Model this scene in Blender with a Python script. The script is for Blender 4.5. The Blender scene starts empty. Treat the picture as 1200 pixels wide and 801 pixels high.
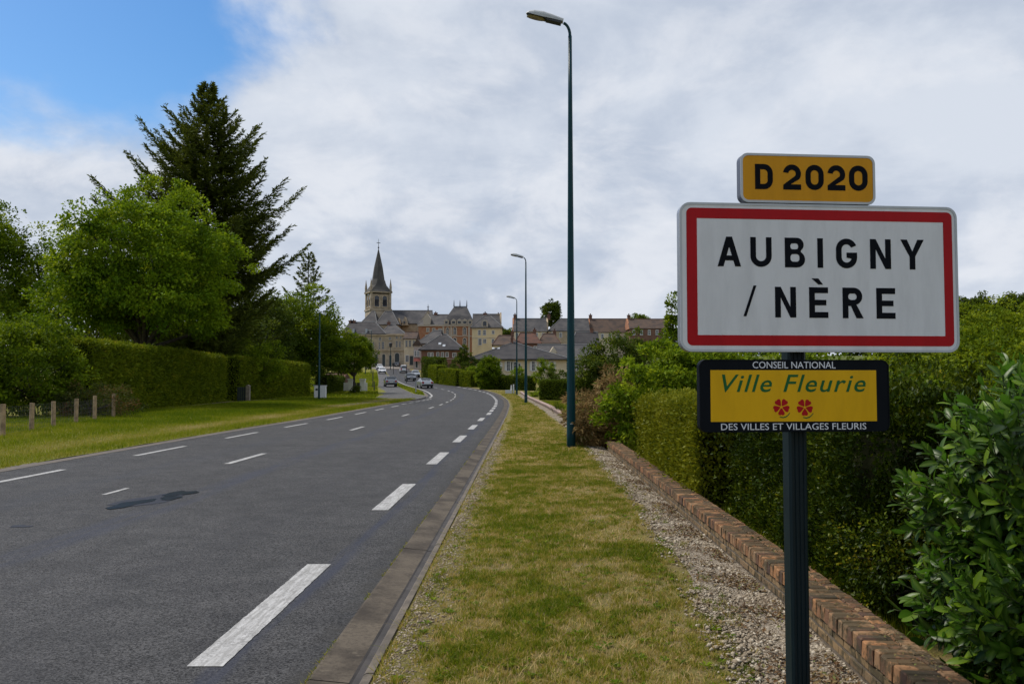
import bpy, math, random
import numpy as np
from mathutils import Vector, Matrix
random.seed(7); RNG = np.random.default_rng(7)
sc = bpy.context.scene
COL = sc.collection
PI = math.pi

# ------------------------------------------------------------------ camera
CAM_H = 1.8
PITCH = math.atan(0.0445)
cam = bpy.data.cameras.new('camera'); cam.sensor_width = 36; cam.lens = 30.0
cam.clip_start = 0.1; cam.clip_end = 6000
camo = bpy.data.objects.new('camera', cam); COL.objects.link(camo)
camo.location = (0, 0, CAM_H); camo.rotation_euler = (PI / 2 + PITCH, 0, 0)
sc.camera = camo

# ------------------------------------------------------------------ light
SUN_EL, SUN_AZ = math.radians(56), math.radians(292)      # azimuth clockwise from +Y (behind the camera)
sc.view_settings.view_transform = 'Standard'; sc.view_settings.look = 'None'
sc.view_settings.gamma = 1; sc.view_settings.use_curve_mapping = False
sc.view_settings.exposure = 0.6
sun = bpy.data.lights.new('sun', 'SUN'); sun.energy = 2.6; sun.angle = math.radians(14); sun.color = (1, .94, .86)
suno = bpy.data.objects.new('sun', sun); COL.objects.link(suno)
sd = Vector((math.sin(SUN_AZ) * math.cos(SUN_EL), math.cos(SUN_AZ) * math.cos(SUN_EL), math.sin(SUN_EL)))
suno.rotation_euler = sd.to_track_quat('Z', 'Y').to_euler()

world = bpy.data.worlds.new('World'); sc.world = world; world.use_nodes = True
nt = world.node_tree; nt.nodes.clear()
def N(t, tree=None, **kw):
    n = (tree or nt).nodes.new(t)
    for k, v in kw.items(): setattr(n, k, v)
    return n
def Mth(tree, op, a, b=None, c=None, clamp=False):
    m = tree.nodes.new('ShaderNodeMath'); m.operation = op; m.use_clamp = clamp
    for i, v in enumerate((a, b, c)):
        if v is None: continue
        if isinstance(v, (int, float)): m.inputs[i].default_value = v
        else: tree.links.new(v, m.inputs[i])
    return m.outputs[0]
def MapR(tree, v, a, b, c=0.0, d=1.0, smooth=True):
    m = tree.nodes.new('ShaderNodeMapRange'); m.interpolation_type = 'SMOOTHSTEP' if smooth else 'LINEAR'
    tree.links.new(v, m.inputs[0])
    for i, x in zip((1, 2, 3, 4), (a, b, c, d)): m.inputs[i].default_value = x
    return m.outputs[0]
def MixC(tree, f, a, b, blend='MIX'):
    m = tree.nodes.new('ShaderNodeMix'); m.data_type = 'RGBA'; m.blend_type = blend
    for s, v in ((m.inputs[0], f), (m.inputs[6], a), (m.inputs[7], b)):
        if isinstance(v, (int, float)): s.default_value = v
        elif isinstance(v, (tuple, list)): s.default_value = (*v[:3], 1)
        else: tree.links.new(v, s)
    return m.outputs[2]
def Noise(tree, vec, scale, detail=4, rough=.55, dist=0.0):
    n = tree.nodes.new('ShaderNodeTexNoise'); n.inputs['Scale'].default_value = scale
    n.inputs['Detail'].default_value = detail; n.inputs['Roughness'].default_value = rough; n.inputs['Distortion'].default_value = dist
    if vec is not None: tree.links.new(vec, n.inputs['Vector'])
    return n.outputs['Fac']
sky = N('ShaderNodeTexSky'); sky.sky_type = 'NISHITA'; sky.sun_disc = False
sky.sun_elevation = SUN_EL; sky.sun_rotation = SUN_AZ; sky.altitude = 150
tc = N('ShaderNodeTexCoord'); sep = N('ShaderNodeSeparateXYZ'); nt.links.new(tc.outputs['Generated'], sep.inputs[0])
zc = Mth(nt, 'ADD', Mth(nt, 'MAXIMUM', sep.outputs[2], 0.0), 0.16)
cmb = N('ShaderNodeCombineXYZ')
nt.links.new(Mth(nt, 'DIVIDE', sep.outputs[0], zc), cmb.inputs[0]); nt.links.new(Mth(nt, 'DIVIDE', sep.outputs[1], zc), cmb.inputs[1])
mp = N('ShaderNodeMapping'); mp.inputs['Location'].default_value = (3.1, 1.7, 0); nt.links.new(cmb.outputs[0], mp.inputs['Vector'])
n1 = Noise(nt, mp.outputs[0], 0.75, 9, .56, .3)
mp2 = N('ShaderNodeMapping'); mp2.inputs['Location'].default_value = (7.3, 2.2, 4); nt.links.new(cmb.outputs[0], mp2.inputs['Vector'])
n2 = Noise(nt, mp2.outputs[0], 1.6, 12, .64, .4)
n3 = Noise(nt, tc.outputs['Generated'], 7.0, 12, .62, .5)
lumpm = N('ShaderNodeMapping'); lumpm.inputs['Scale'].default_value = (1, 1, 1.7); lumpm.inputs['Location'].default_value = (2.4, .6, 1.1); nt.links.new(tc.outputs['Generated'], lumpm.inputs['Vector'])
lump_ = Noise(nt, lumpm.outputs[0], 4.2, 12, .56, .25)
# cloud cover thins to blue in the west (left) part of the sky
west = MapR(nt, sep.outputs[0], -.04, -.42, 0, .52)
highz = MapR(nt, sep.outputs[2], .10, .36, 0, 1)
dens = Mth(nt, 'SUBTRACT', Mth(nt, 'ADD', Mth(nt, 'ADD', Mth(nt, 'MULTIPLY', n1, .45), Mth(nt, 'MULTIPLY', lump_, .80)), .13), Mth(nt, 'MULTIPLY', west, highz))
cover = MapR(nt, dens, .30, .56)
shade = MapR(nt, Mth(nt, 'ADD', Mth(nt, 'MULTIPLY', n2, .30), Mth(nt, 'MULTIPLY', lump_, .70)), .42, .61)
puffm = N('ShaderNodeMapping'); puffm.inputs['Scale'].default_value = (1, 1, 1.9); puffm.inputs['Location'].default_value = (.4, 0, .3); nt.links.new(tc.outputs['Generated'], puffm.inputs['Vector'])
puffn = Noise(nt, puffm.outputs[0], 6.5, 12, .6, .3)
puff = Mth(nt, 'MULTIPLY', MapR(nt, puffn, .45, .66), MapR(nt, sep.outputs[2], .46, .20, .5, 1))
cloud = MixC(nt, shade, (3.3, 3.75, 4.55), (4.5, 4.85, 5.45))
cloud = MixC(nt, Mth(nt, 'MULTIPLY', puff, .65), cloud, (5.5, 5.65, 6.0))
skyb = N('ShaderNodeHueSaturation'); skyb.inputs['Saturation'].default_value = 1.45; skyb.inputs['Value'].default_value = .92
nt.links.new(sky.outputs[0], skyb.inputs['Color'])
bg = N('ShaderNodeBackground'); bg.inputs['Strength'].default_value = 0.1
nt.links.new(MixC(nt, cover, skyb.outputs[0], cloud), bg.inputs['Color'])
nt.links.new(bg.outputs[0], N('ShaderNodeOutputWorld').inputs['Surface'])

try:
    sc.cycles.use_denoising = True
    sc.cycles.max_bounces = 6; sc.cycles.transparent_max_bounces = 4; sc.cycles.diffuse_bounces = 3
    sc.cycles.transmission_bounces = 4; sc.cycles.caustics_reflective = False; sc.cycles.caustics_refractive = False
except Exception: pass

# ------------------------------------------------------------------ materials
def new_mat(name):
    m = bpy.data.materials.new(name); m.use_nodes = True
    t = m.node_tree; b = t.nodes['Principled BSDF']
    return m, t, b
def mat(name, col, rough=.7, metal=0.0, spec=.5, var=.0, scale=8.0, bump=0.0, col2=None, detail=5):
    m, t, b = new_mat(name)
    b.inputs['Roughness'].default_value = rough; b.inputs['Metallic'].default_value = metal
    b.inputs['Specular IOR Level'].default_value = spec
    b.inputs['Base Color'].default_value = (*col, 1)
    if var or bump or col2:
        c = t.nodes.new('ShaderNodeTexCoord'); f = Noise(t, c.outputs['Object'], scale, detail, .6)
        if col2: t.links.new(MixC(t, MapR(t, f, .35, .65), col, col2), b.inputs['Base Color'])
        elif var:
            lo = tuple(x * (1 - var) for x in col); hi = tuple(min(1, x * (1 + var)) for x in col)
            t.links.new(MixC(t, MapR(t, f, .3, .7), lo, hi), b.inputs['Base Color'])
        if bump:
            bp = t.nodes.new('ShaderNodeBump'); bp.inputs['Strength'].default_value = bump; bp.inputs['Distance'].default_value = .02
            t.links.new(Noise(t, c.outputs['Object'], scale * 4, 5, .6), bp.inputs['Height']); t.links.new(bp.outputs[0], b.inputs['Normal'])
    return m
def leaf_mat(name, stops, trans=.3, rough=.6, spec=.14):
    """colour by the tint attribute of each leaf"""
    m, t, b = new_mat(name)
    a = t.nodes.new('ShaderNodeAttribute'); a.attribute_name = 'tint'
    r = t.nodes.new('ShaderNodeValToRGB'); t.links.new(a.outputs['Fac'], r.inputs[0])
    e = r.color_ramp.elements
    e[0].position, e[0].color = stops[0][0], (*stops[0][1], 1); e[1].position, e[1].color = stops[-1][0], (*stops[-1][1], 1)
    for p, c in stops[1:-1]:
        x = e.new(p); x.color = (*c, 1)
    b.inputs['Roughness'].default_value = rough; b.inputs['Specular IOR Level'].default_value = spec * .6
    t.links.new(r.outputs[0], b.inputs['Base Color'])
    if trans:
        tr = t.nodes.new('ShaderNodeBsdfTranslucent'); hs = t.nodes.new('ShaderNodeHueSaturation'); hs.inputs['Value'].default_value = 1.25; hs.inputs['Hue'].default_value = .485
        t.links.new(r.outputs[0], hs.inputs['Color']); t.links.new(hs.outputs[0], tr.inputs['Color'])
        mx = t.nodes.new('ShaderNodeMixShader'); mx.inputs[0].default_value = trans
        t.links.new(b.outputs[0], mx.inputs[1]); t.links.new(tr.outputs[0], mx.inputs[2])
        t.links.new(mx.outputs[0], t.nodes['Material Output'].inputs['Surface'])
    return m

# ------------------------------------------------------------------ object helpers
def tag(o, label=None, cat=None, group=None, kind=None):
    if label: o['label'] = label
    if cat: o['category'] = cat
    if group: o['group'] = group
    if kind: o['kind'] = kind
    return o
def empty(name, loc, label=None, cat=None, group=None, rz=0):
    o = bpy.data.objects.new(name, None); COL.objects.link(o); o.location = loc; o.rotation_euler = (0, 0, rz)
    o.empty_display_size = .2
    return tag(o, label, cat, group)
def link(name, me, parent=None, loc=None):
    o = bpy.data.objects.new(name, me); COL.objects.link(o)
    if parent: o.parent = parent
    if loc is not None: o.location = loc
    return o
def mesh(name, verts, faces, m, smooth=False):
    me = bpy.data.meshes.new(name); me.from_pydata([tuple(v) for v in verts], [], faces)
    me.materials.append(m)
    if smooth: me.polygons.foreach_set('use_smooth', [True] * len(me.polygons))
    me.update(); return me
def fast_mesh(name, V, F, m, tint=None, smooth=False):
    V = np.asarray(V, np.float32); F = np.asarray(F, np.int32)
    me = bpy.data.meshes.new(name)
    me.vertices.add(len(V)); me.vertices.foreach_set('co', V.ravel())
    n, k = F.shape
    me.loops.add(n * k); me.loops.foreach_set('vertex_index', F.ravel())
    me.polygons.add(n); me.polygons.foreach_set('loop_start', np.arange(0, n * k, k, dtype=np.int32))
    if smooth: me.polygons.foreach_set('use_smooth', np.ones(n, bool))
    if tint is not None:
        a = me.attributes.new('tint', 'FLOAT', 'POINT'); a.data.foreach_set('value', np.asarray(tint, np.float32))
    me.materials.append(m); me.update(calc_edges=True); return me
class MB:
    """collects boxes, tubes and prisms into one mesh"""
    def __init__(s): s.v = []; s.f = []
    def add(s, vs, fs):
        n = len(s.v); s.v += [tuple(v) for v in vs]; s.f += [tuple(i + n for i in f) for f in fs]; return s
    def box(s, x0, x1, y0, y1, z0, z1):
        return s.add([(x0, y0, z0), (x1, y0, z0), (x1, y1, z0), (x0, y1, z0), (x0, y0, z1), (x1, y0, z1), (x1, y1, z1), (x0, y1, z1)],
                     [(0, 3, 2, 1), (4, 5, 6, 7), (0, 1, 5, 4), (1, 2, 6, 5), (2, 3, 7, 6), (3, 0, 4, 7)])
    def tube(s, path, radii, seg=8, cap=True):
        path = [Vector(p) for p in path]; n0 = len(s.v)
        if isinstance(radii, (int, float)): radii = [radii] * len(path)
        for i, p in enumerate(path):
            d = (path[min(i + 1, len(path) - 1)] - path[max(i - 1, 0)]).normalized()
            u = d.cross(Vector((0, 1, 0)) if abs(d.y) < .9 else Vector((1, 0, 0))).normalized(); w = d.cross(u)
            for k in range(seg):
                a = 2 * PI * k / seg; s.v.append(tuple(p + (u * math.cos(a) + w * math.sin(a)) * radii[i]))
        for i in range(len(path) - 1):
            for k in range(seg):
                a, b = n0 + i * seg + k, n0 + i * seg + (k + 1) % seg
                s.f.append((a, b, b + seg, a + seg))
        if cap:
            s.f.append(tuple(n0 + k for k in range(seg))[::-1]); s.f.append(tuple(n0 + (len(path) - 1) * seg + k for k in range(seg)))
        return s
    def prism(s, poly, y0, y1):
        """poly in xz, extruded along y"""
        n = len(poly)
        vs = [(x, y0, z) for x, z in poly] + [(x, y1, z) for x, z in poly]
        return s.add(vs, [tuple(range(n)), tuple(range(2 * n - 1, n - 1, -1))] + [(i, i + n, (i + 1) % n + n, (i + 1) % n) for i in range(n)])
    def build(s, name, m, parent=None, smooth=False, loc=None):
        return link(name, mesh(name, s.v, s.f, m, smooth), parent, loc)
def Wp(px, py, Y):
    """point of the place seen at photo pixel (px,py) at distance Y"""
    u, v = (px - 600) / 1000, (400.5 - py) / 1000
    d = Vector((u, math.cos(PITCH) - v * math.sin(PITCH), math.sin(PITCH) + v * math.cos(PITCH)))
    return Vector((0, 0, CAM_H)) + d * (Y / d.y)
def Xp(px, Y): return Wp(px, 445, Y).x
def Zp(py, Y): return Wp(600, py, Y).z

# value noise for scattering
_G = RNG.random((256, 256))
def vnoise(x, y, s):
    x = np.asarray(x) * s + 100.3; y = np.asarray(y) * s + 57.1
    xi = np.floor(x).astype(int); yi = np.floor(y).astype(int); fx = x - xi; fy = y - yi
    fx = fx * fx * (3 - 2 * fx); fy = fy * fy * (3 - 2 * fy)
    g = lambda a, b: _G[a % 256, b % 256]
    return (g(xi, yi) * (1 - fx) + g(xi + 1, yi) * fx) * (1 - fy) + (g(xi, yi + 1) * (1 - fx) + g(xi + 1, yi + 1) * fx) * fy
def fbm(x, y, s): return .55 * vnoise(x, y, s) + .3 * vnoise(x, y, s * 2.3) + .15 * vnoise(x, y, s * 5.1)

# ------------------------------------------------------------------ terrain
_PY = [-60, 85, 100, 121, 132, 150, 165, 180, 203, 220, 240, 270, 300, 350, 3000]
_PZ = [0, 0, .15, .55, .8, 1.3, 1.75, 2.3, 3.1, 3.8, 4.7, 6.1, 7.0, 7.5, 7.5]
def prof(y): return np.interp(y, _PY, _PZ)
def sstep(a, b, x):
    t = np.clip((x - a) / (b - a), 0, 1); return t * t * (3 - 2 * t)
def spl(xs, ys):
    """smooth interpolation through points"""
    xs = np.array(xs, float); ys = np.array(ys, float)
    g = np.linspace(xs[0], xs[-1], 1200); v = np.interp(g, xs, ys)
    k = np.ones(31) / 31
    pad = np.concatenate([np.full(15, v[0]) - (np.arange(15, 0, -1)) * (v[1] - v[0]), v, np.full(15, v[-1]) + np.arange(1, 16) * (v[-1] - v[-2])])
    v = np.convolve(pad, k, 'valid')
    return lambda y: np.interp(y, g, v)
# back of the right kerb and left edge of the asphalt
RK = spl([-40, 0, 5, 17.4, 30, 45, 60, 75, 90, 102, 115, 128, 140, 152, 177, 201, 258, 275], [-1.6, -.92, -.83, -.63, -.42, -.22, -.14, -.35, -.95, -1.8, -3.8, -6.8, -10, -13.4, -18.5, -22.5, -31.5, -34.5])
LE = spl([-40, 0, 16.5, 30, 40, 60, 78, 92, 104, 116, 140, 172, 201, 258, 275], [-10.9, -10.3, -10.05, -9.8, -9.3, -9.0, -8.4, -9.0, -10.5, -12.6, -18, -24.3, -29, -38.5, -41.5])
GW = .40                                                    # gutter and kerb width
def ghill(x, y): return sstep(150, 240, y) * sstep(-10, 12, x) * 3.5

rows = np.concatenate([np.arange(-30, 40, .5), np.arange(40, 276, 1.5)])
def strip(name, left, right, zoff, m, ncol, uv=True, rr=None, bumpf=None):
    rr = rows if rr is None else rr
    k = ncol + 1; t = np.linspace(0, 1, k)[None, :]; a = np.asarray(left(rr))[:, None]; b = np.asarray(right(rr))[:, None]
    X = a + (b - a) * t; Yg = np.broadcast_to(rr[:, None], X.shape); T = np.broadcast_to(t, X.shape)
    Z = prof(Yg) + zoff + (bumpf(X, Yg, T) if bumpf else 0)
    V = np.stack([X, Yg, Z], -1).reshape(-1, 3); U = np.stack([RK(Yg) - X, Yg], -1).reshape(-1, 2)
    i = np.arange(len(rr) * k).reshape(len(rr), k); F = np.stack([i[:-1, :-1], i[:-1, 1:], i[1:, 1:], i[1:, :-1]], -1).reshape(-1, 4)
    me = fast_mesh(name, V, F, m, smooth=True)
    if uv:
        l = me.uv_layers.new(name='UVMap'); U = np.array(U, np.float32)
        l.data.foreach_set('uv', U[np.array(F).ravel()].ravel())
    return tag(link(name, me), kind='structure')

# asphalt
def asphalt(name, base=(.029, .0287, .0285), tracks=True):
    m, t, b = new_mat(name)
    c = t.nodes.new('ShaderNodeTexCoord'); ob = c.outputs['Object']
    vo = t.nodes.new('ShaderNodeTexVoronoi'); vo.inputs['Scale'].default_value = 90; t.links.new(ob, vo.inputs['Vector'])
    sepc = t.nodes.new('ShaderNodeSeparateXYZ'); t.links.new(vo.outputs['Color'], sepc.inputs[0])
    big = Noise(t, ob, .35, 6, .65); mid = Noise(t, ob, 2.2, 5, .6); fine = Noise(t, ob, 70, 3, .7)
    col = MixC(t, MapR(t, big, .3, .7), tuple(x * .86 for x in base), tuple(x * 1.16 for x in base))
    col = MixC(t, MapR(t, mid, .3, .7), MixC(t, .86, (0, 0, 0), col), MixC(t, .06, col, (.16, .15, .14)))
    agg = MapR(t, sepc.outputs[0], .0, 1.0, .1, 2.5, smooth=False)
    cc = t.nodes.new('ShaderNodeCombineColor'); [t.links.new(agg, cc.inputs[i]) for i in range(3)]
    col = MixC(t, 1.0, col, cc.outputs[0], 'MULTIPLY')
    col = MixC(t, MapR(t, fine, .68, .75, 0, .8), col, (.24, .225, .2))
    if tracks:
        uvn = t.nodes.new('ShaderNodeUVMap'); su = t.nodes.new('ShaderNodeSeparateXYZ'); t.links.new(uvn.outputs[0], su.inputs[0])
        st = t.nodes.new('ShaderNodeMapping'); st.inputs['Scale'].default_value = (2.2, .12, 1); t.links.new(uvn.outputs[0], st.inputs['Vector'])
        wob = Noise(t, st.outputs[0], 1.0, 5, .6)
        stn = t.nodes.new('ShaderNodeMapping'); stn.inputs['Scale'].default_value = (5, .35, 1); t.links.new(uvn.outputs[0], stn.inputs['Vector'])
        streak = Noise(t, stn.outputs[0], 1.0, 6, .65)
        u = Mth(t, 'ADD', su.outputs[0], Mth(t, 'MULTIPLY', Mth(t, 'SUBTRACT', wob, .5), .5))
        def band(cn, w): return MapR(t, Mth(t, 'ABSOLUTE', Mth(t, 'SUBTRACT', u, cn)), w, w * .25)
        for cn, w, s, tone in ((4.3, .34, .6, (.030, .034, .050)), (.93, .14, .75, (.026, .030, .046)), (6.6, .5, .35, (.033, .036, .043)), (2.4, .6, .28, (.028, .028, .030)), (3.4, .25, .25, (.045, .045, .044)), (7.4, .3, .3, (.045, .044, .042))):  # wheel tracks, with their bluish sheen put into the colour
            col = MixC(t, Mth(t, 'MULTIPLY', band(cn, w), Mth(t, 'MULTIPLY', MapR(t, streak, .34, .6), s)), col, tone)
        dirt = MapR(t, su.outputs[0], .62, .42)
        col = MixC(t, Mth(t, 'MULTIPLY', dirt, MapR(t, mid, .35, .6, .0, .75)), col, (.028, .026, .022))
    t.links.new(col, b.inputs['Base Color'])
    b.inputs['Roughness'].default_value = .82; b.inputs['Specular IOR Level'].default_value = .22
    bp = t.nodes.new('ShaderNodeBump'); bp.inputs['Strength'].default_value = .55; bp.inputs['Distance'].default_value = .006
    t.links.new(vo.outputs['Distance'], bp.inputs['Height']); t.links.new(bp.outputs[0], b.inputs['Normal'])
    return m
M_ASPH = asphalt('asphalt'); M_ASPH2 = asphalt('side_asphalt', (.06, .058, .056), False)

def grass_ground(name, cols, patch=.5, bare=(.26, .20, .125), bare_amt=.3):
    m, t, b = new_mat(name)
    c = t.nodes.new('ShaderNodeTexCoord'); ob = c.outputs['Object']
    a1 = Noise(t, ob, patch, 6, .62); a2 = Noise(t, ob, patch * 7, 5, .65); a3 = Noise(t, ob, 45, 4, .7)
    col = MixC(t, MapR(t, a1, .36, .64), cols[0], cols[1])
    col = MixC(t, MapR(t, a2, .4, .68, 0, .7), col, cols[2])
    col = MixC(t, MapR(t, a2, .60 - bare_amt * .3, .7, 0, bare_amt * 1.6), col, bare)
    col = MixC(t, MapR(t, a3, .35, .7, 0, .55), col, tuple(x * .35 for x in cols[0]))
    t.links.new(col, b.inputs['Base Color']); b.inputs['Roughness'].default_value = .95; b.inputs['Specular IOR Level'].default_value = .1
    bp = t.nodes.new('ShaderNodeBump'); bp.inputs['Strength'].default_value = .8; bp.inputs['Distance'].default_value = .04
    t.links.new(a3, bp.inputs['Height']); t.links.new(bp.outputs[0], b.inputs['Normal'])
    return m
M_VERGE = grass_ground('verge_turf', ((.15, .14, .03), (.20, .17, .05), (.24, .185, .08)), .55, bare_amt=.35)
M_SOIL = mat('bare_soil', (.15, .09, .045), .95, col2=(.09, .06, .03), scale=2.5, bump=.6)
M_LVERGE = grass_ground('left_turf', ((.13, .15, .018), (.18, .175, .028), (.22, .185, .05)), .3, bare_amt=.08)
M_FIELD = grass_ground('field_turf', ((.08, .11, .02), (.11, .13, .03), (.12, .12, .04)), .05, bare_amt=.1)

# one big ground sheet
gx = np.concatenate([np.linspace(-2500, -160, 8), np.linspace(-150, 150, 61), np.linspace(160, 2500, 8)])
gy = np.concatenate([np.linspace(-2000, -60, 6), np.linspace(-50, 360, 206), np.linspace(400, 3000, 8)])
GX, GY = np.meshgrid(gx, gy)
GZ = prof(GY) - .25 + ghill(GX, GY)
n_, k_ = len(gy), len(gx)
idx = np.arange(n_ * k_).reshape(n_, k_)
F = np.stack([idx[:-1, :-1], idx[:-1, 1:], idx[1:, 1:], idx[1:, :-1]], -1).reshape(-1, 4)
tag(link('ground', fast_mesh('ground', np.stack([GX, GY, GZ], -1).reshape(-1, 3), F, M_FIELD, smooth=True)), kind='structure')
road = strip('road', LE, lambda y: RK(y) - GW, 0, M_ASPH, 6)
def gravel_edge(y_): return np.interp(y_, [3, 5.2, 7, 11.6, 16, 21, 23, 30, 60, 100], [1.28, 1.40, 1.52, 1.84, 1.93, 2.0, 2.1, 2.05, 1.65, .5])
def drop(x, y_): return -.075 * sstep(-.05, .6, x - gravel_edge(y_)) * sstep(28, 23, y_)
def vz(x, y_): return .035 + .012 * (fbm(x, y_, 1.3) - .5) * 2 + prof(y_) + drop(x, y_)
verge = strip('grass_verge', lambda y: RK(y) + .0, lambda y: RK(y) + 46, 0, M_VERGE, 230, bumpf=lambda x, y, t: vz(x, y) - prof(y) + ghill(x, y))
lverge = strip('left_verge', lambda y: LE(y) - 80, lambda y: LE(y) - .26, .02, M_LVERGE, 50, bumpf=lambda x, y, t: .04 * (fbm(x, y, .6) - .5) + .10 * sstep(1.0, .9, t) * sstep(.0, .2, t))
# left road edge: a dirty asphalt lip between the road and the left verge
M_LIP = mat('edge_dirt', (.12, .095, .07), .9, col2=(.075, .065, .055), scale=6, bump=.3)
strip('road_edge', lambda y: LE(y) - .34, lambda y: LE(y) + .04, .006, M_LIP, 2, bumpf=lambda x, y, t: .01 * (1 - t))

# side road on the left
so_l = spl([55.5, 60, 66, 78, 90, 102, 125, 156, 195, 228, 262], [-14, -12.8, -12.3, -12.6, -14, -15.9, -19.6, -24.3, -30.6, -36, -43])
so_r = spl([55.5, 61, 67, 71, 76, 84, 91, 96, 104, 125, 150, 190, 225, 262], [-12, -10.7, -9.8, -9.4, -8.5, -8.55, -9.1, -10.8, -12.4, -16.5, -21, -27.6, -33.6, -41])
strip('side_road', so_l, so_r, .085, M_ASPH2, 4, rr=np.concatenate([np.arange(55.5, 110, .8), np.arange(110, 263, 1.5)]))
# pavement square in front of the far buildings
M_PAVE = mat('paving', (.16, .14, .12), .85, var=.2, scale=.6)
sq = MB()
for y0, y1 in ((244, 252), (252, 260), (260, 268), (268, 276)):
    sq.add([(-58, y0, float(prof(y0)) + .1), (-22, y0, float(prof(y0)) + .1), (-22, y1, float(prof(y1)) + .1), (-58, y1, float(prof(y1)) + .1)], [(0, 1, 2, 3)])
tag(sq.build('town_square', M_PAVE), kind='structure')

# gutter slabs and kerb on the right
M_CONC = mat('gutter_concrete', (.155, .128, .10), .9, var=.35, scale=2.2, bump=.5)
def conc_mat():
    m, t, b = new_mat('weathered_concrete')
    c = t.nodes.new('ShaderNodeTexCoord'); ob = c.outputs['Object']
    f1 = Noise(t, ob, 1.6, 6, .65); f2 = Noise(t, ob, 30, 5, .7); f3 = Noise(t, ob, 9, 4, .6)
    col = MixC(t, MapR(t, f1, .36, .62), (.042, .034, .026), (.105, .086, .063))
    col = MixC(t, MapR(t, f2, .45, .68, 0, .55), col, (.035, .029, .022))
    col = MixC(t, MapR(t, f3, .6, .72, 0, .5), col, (.15, .125, .09))
    t.links.new(col, b.inputs['Base Color']); b.inputs['Roughness'].default_value = .9; b.inputs['Specular IOR Level'].default_value = .2
    bp = t.nodes.new('ShaderNodeBump'); bp.inputs['Strength'].default_value = .5; bp.inputs['Distance'].default_value = .008
    t.links.new(f2, bp.inputs['Height']); t.links.new(bp.outputs[0], b.inputs['Normal'])
    return m
M_CONC = conc_mat()
M_KERB = mat('kerb_concrete', (.10, .082, .060), .9, var=.3, scale=7, bump=.4)
M_CHAN = mat('channel_concrete', (.040, .035, .032), .85, var=.3, scale=3, bump=.4)
def gsec(y):                                                 # profile from asphalt to kerb back: (offset from kerb back, z)
    return [(-GW - .01, -.03), (-GW, .006), (-GW + .02, .010), (-.150, -.012), (-.135, -.022), (-.085, -.026), (-.06, .036), (-.045, .046), (.0, .048), (.004, -.05)]
def gutter_piece(ys):
    V = []; F = []; k = 10
    for y in ys:
        for dx, dz in gsec(y): V.append((float(RK(y)) + dx, y, float(prof(y)) + dz))
    for r in range(len(ys) - 1):
        for c in range(k - 1): F.append((r * k + c, r * k + c + 1, (r + 1) * k + c + 1, (r + 1) * k + c))
    F.append(tuple(range(k))[::-1]); F.append(tuple((len(ys) - 1) * k + c for c in range(k)))
    return V, F
gut = empty('gutter', (0, 0, 0)); gut['kind'] = 'structure'
y = 1.2; LEN = 2.0
def paint_channel(me):
    me.materials.append(M_CHAN); me.materials.append(M_KERB)
    for p in me.polygons:
        if p.loop_total == 4 and p.index % 9 in (3, 4, 5): p.material_index = 1
        elif p.loop_total == 4 and p.index % 9 in (6, 7): p.material_index = 2
while y < 42:
    e = y + LEN - .006
    V, F = gutter_piece([y, y + LEN / 2, e]); me = mesh('gutter_slab', V, F, M_CONC); paint_channel(me)
    o = link('gutter_slab', me, gut); o.location.z = random.uniform(-.003, .003)
    y += LEN
ys = list(np.arange(y, 262, 2.0)); V, F = gutter_piece(ys); me = mesh('gutter_run', V, F, M_CONC); paint_channel(me); o = link('gutter_run', me, gut)
V, F = gutter_piece(list(np.arange(-30, 1.2, 2.0)) + [1.19]); me = mesh('gutter_run', V, F, M_CONC); paint_channel(me); link('gutter_run', me, gut)

# road paint
def paint_mat():
    m, t, b = new_mat('worn_road_paint')
    c = t.nodes.new('ShaderNodeTexCoord'); ob = c.outputs['Object']
    f1 = Noise(t, ob, 45, 5, .75); f2 = Noise(t, ob, 5, 5, .65)
    wear = Mth(t, 'ADD', Mth(t, 'MULTIPLY', f1, .6), Mth(t, 'MULTIPLY', f2, .4))
    stm_ = t.nodes.new('ShaderNodeMapping'); stm_.inputs['Scale'].default_value = (9, .8, 1); t.links.new(ob, stm_.inputs['Vector']); stk = Noise(t, stm_.outputs[0], 3.0, 6, .7)
    col = MixC(t, MapR(t, stk, .35, .68), (.25, .245, .23), (.44, .435, .42))
    col = MixC(t, MapR(t, wear, .50, .57, 0, .75), col, (.17, .165, .155))
    t.links.new(col, b.inputs['Base Color']); b.inputs['Roughness'].default_value = .75; b.inputs['Specular IOR Level'].default_value = .25
    return m
M_PAINT = paint_mat()
def dash(off, y0, y1, w, base=RK, z=.005):
    V = []; F = []; ys = np.linspace(y0, y1, max(2, int((y1 - y0) / (.05 if y0 < 25 else 1.5)) + 1)); jr = .006 if y0 < 25 else 0
    for yy in ys:
        s = (float(base(yy + .5)) - float(base(yy - .5))); nx = 1 / math.hypot(1, s)
        x = float(base(yy)) + off
        V += [(x - w / 2 / nx + random.gauss(0, jr * .35), yy, float(prof(yy)) + z), (x + w / 2 / nx + random.gauss(0, jr * .35), yy, float(prof(yy)) + z)]
    for i in range(len(ys) - 1): F.append((2 * i, 2 * i + 1, 2 * i + 3, 2 * i + 2))
    return link('lane_dash', mesh('lane_dash', V, F, M_PAINT), road)
yy = 5.45 - 6.45
while yy < 44: dash(-1.11, yy, yy + 2.98, .23); yy += 6.45
while yy < 130: dash(-1.0, yy, yy + 2.9, .22, z=.01); yy += 4.35
for y0, y1 in ((5.2, 7.9), (18.4, 21.0), (30.6, 33), (42.6, 45), (54, 57), (61, 64), (68, 71), (74, 77), (80, 83), (86, 89), (92, 95), (98, 101), (104, 107), (110, 113), (117, 120), (124, 127)): dash(-5.5 + .012 * (y0 - 18 if y0 < 60 else 42), y0, y1, .15, z=.008)
dash(-5.72, 13.5, 14.3, .08)
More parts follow.
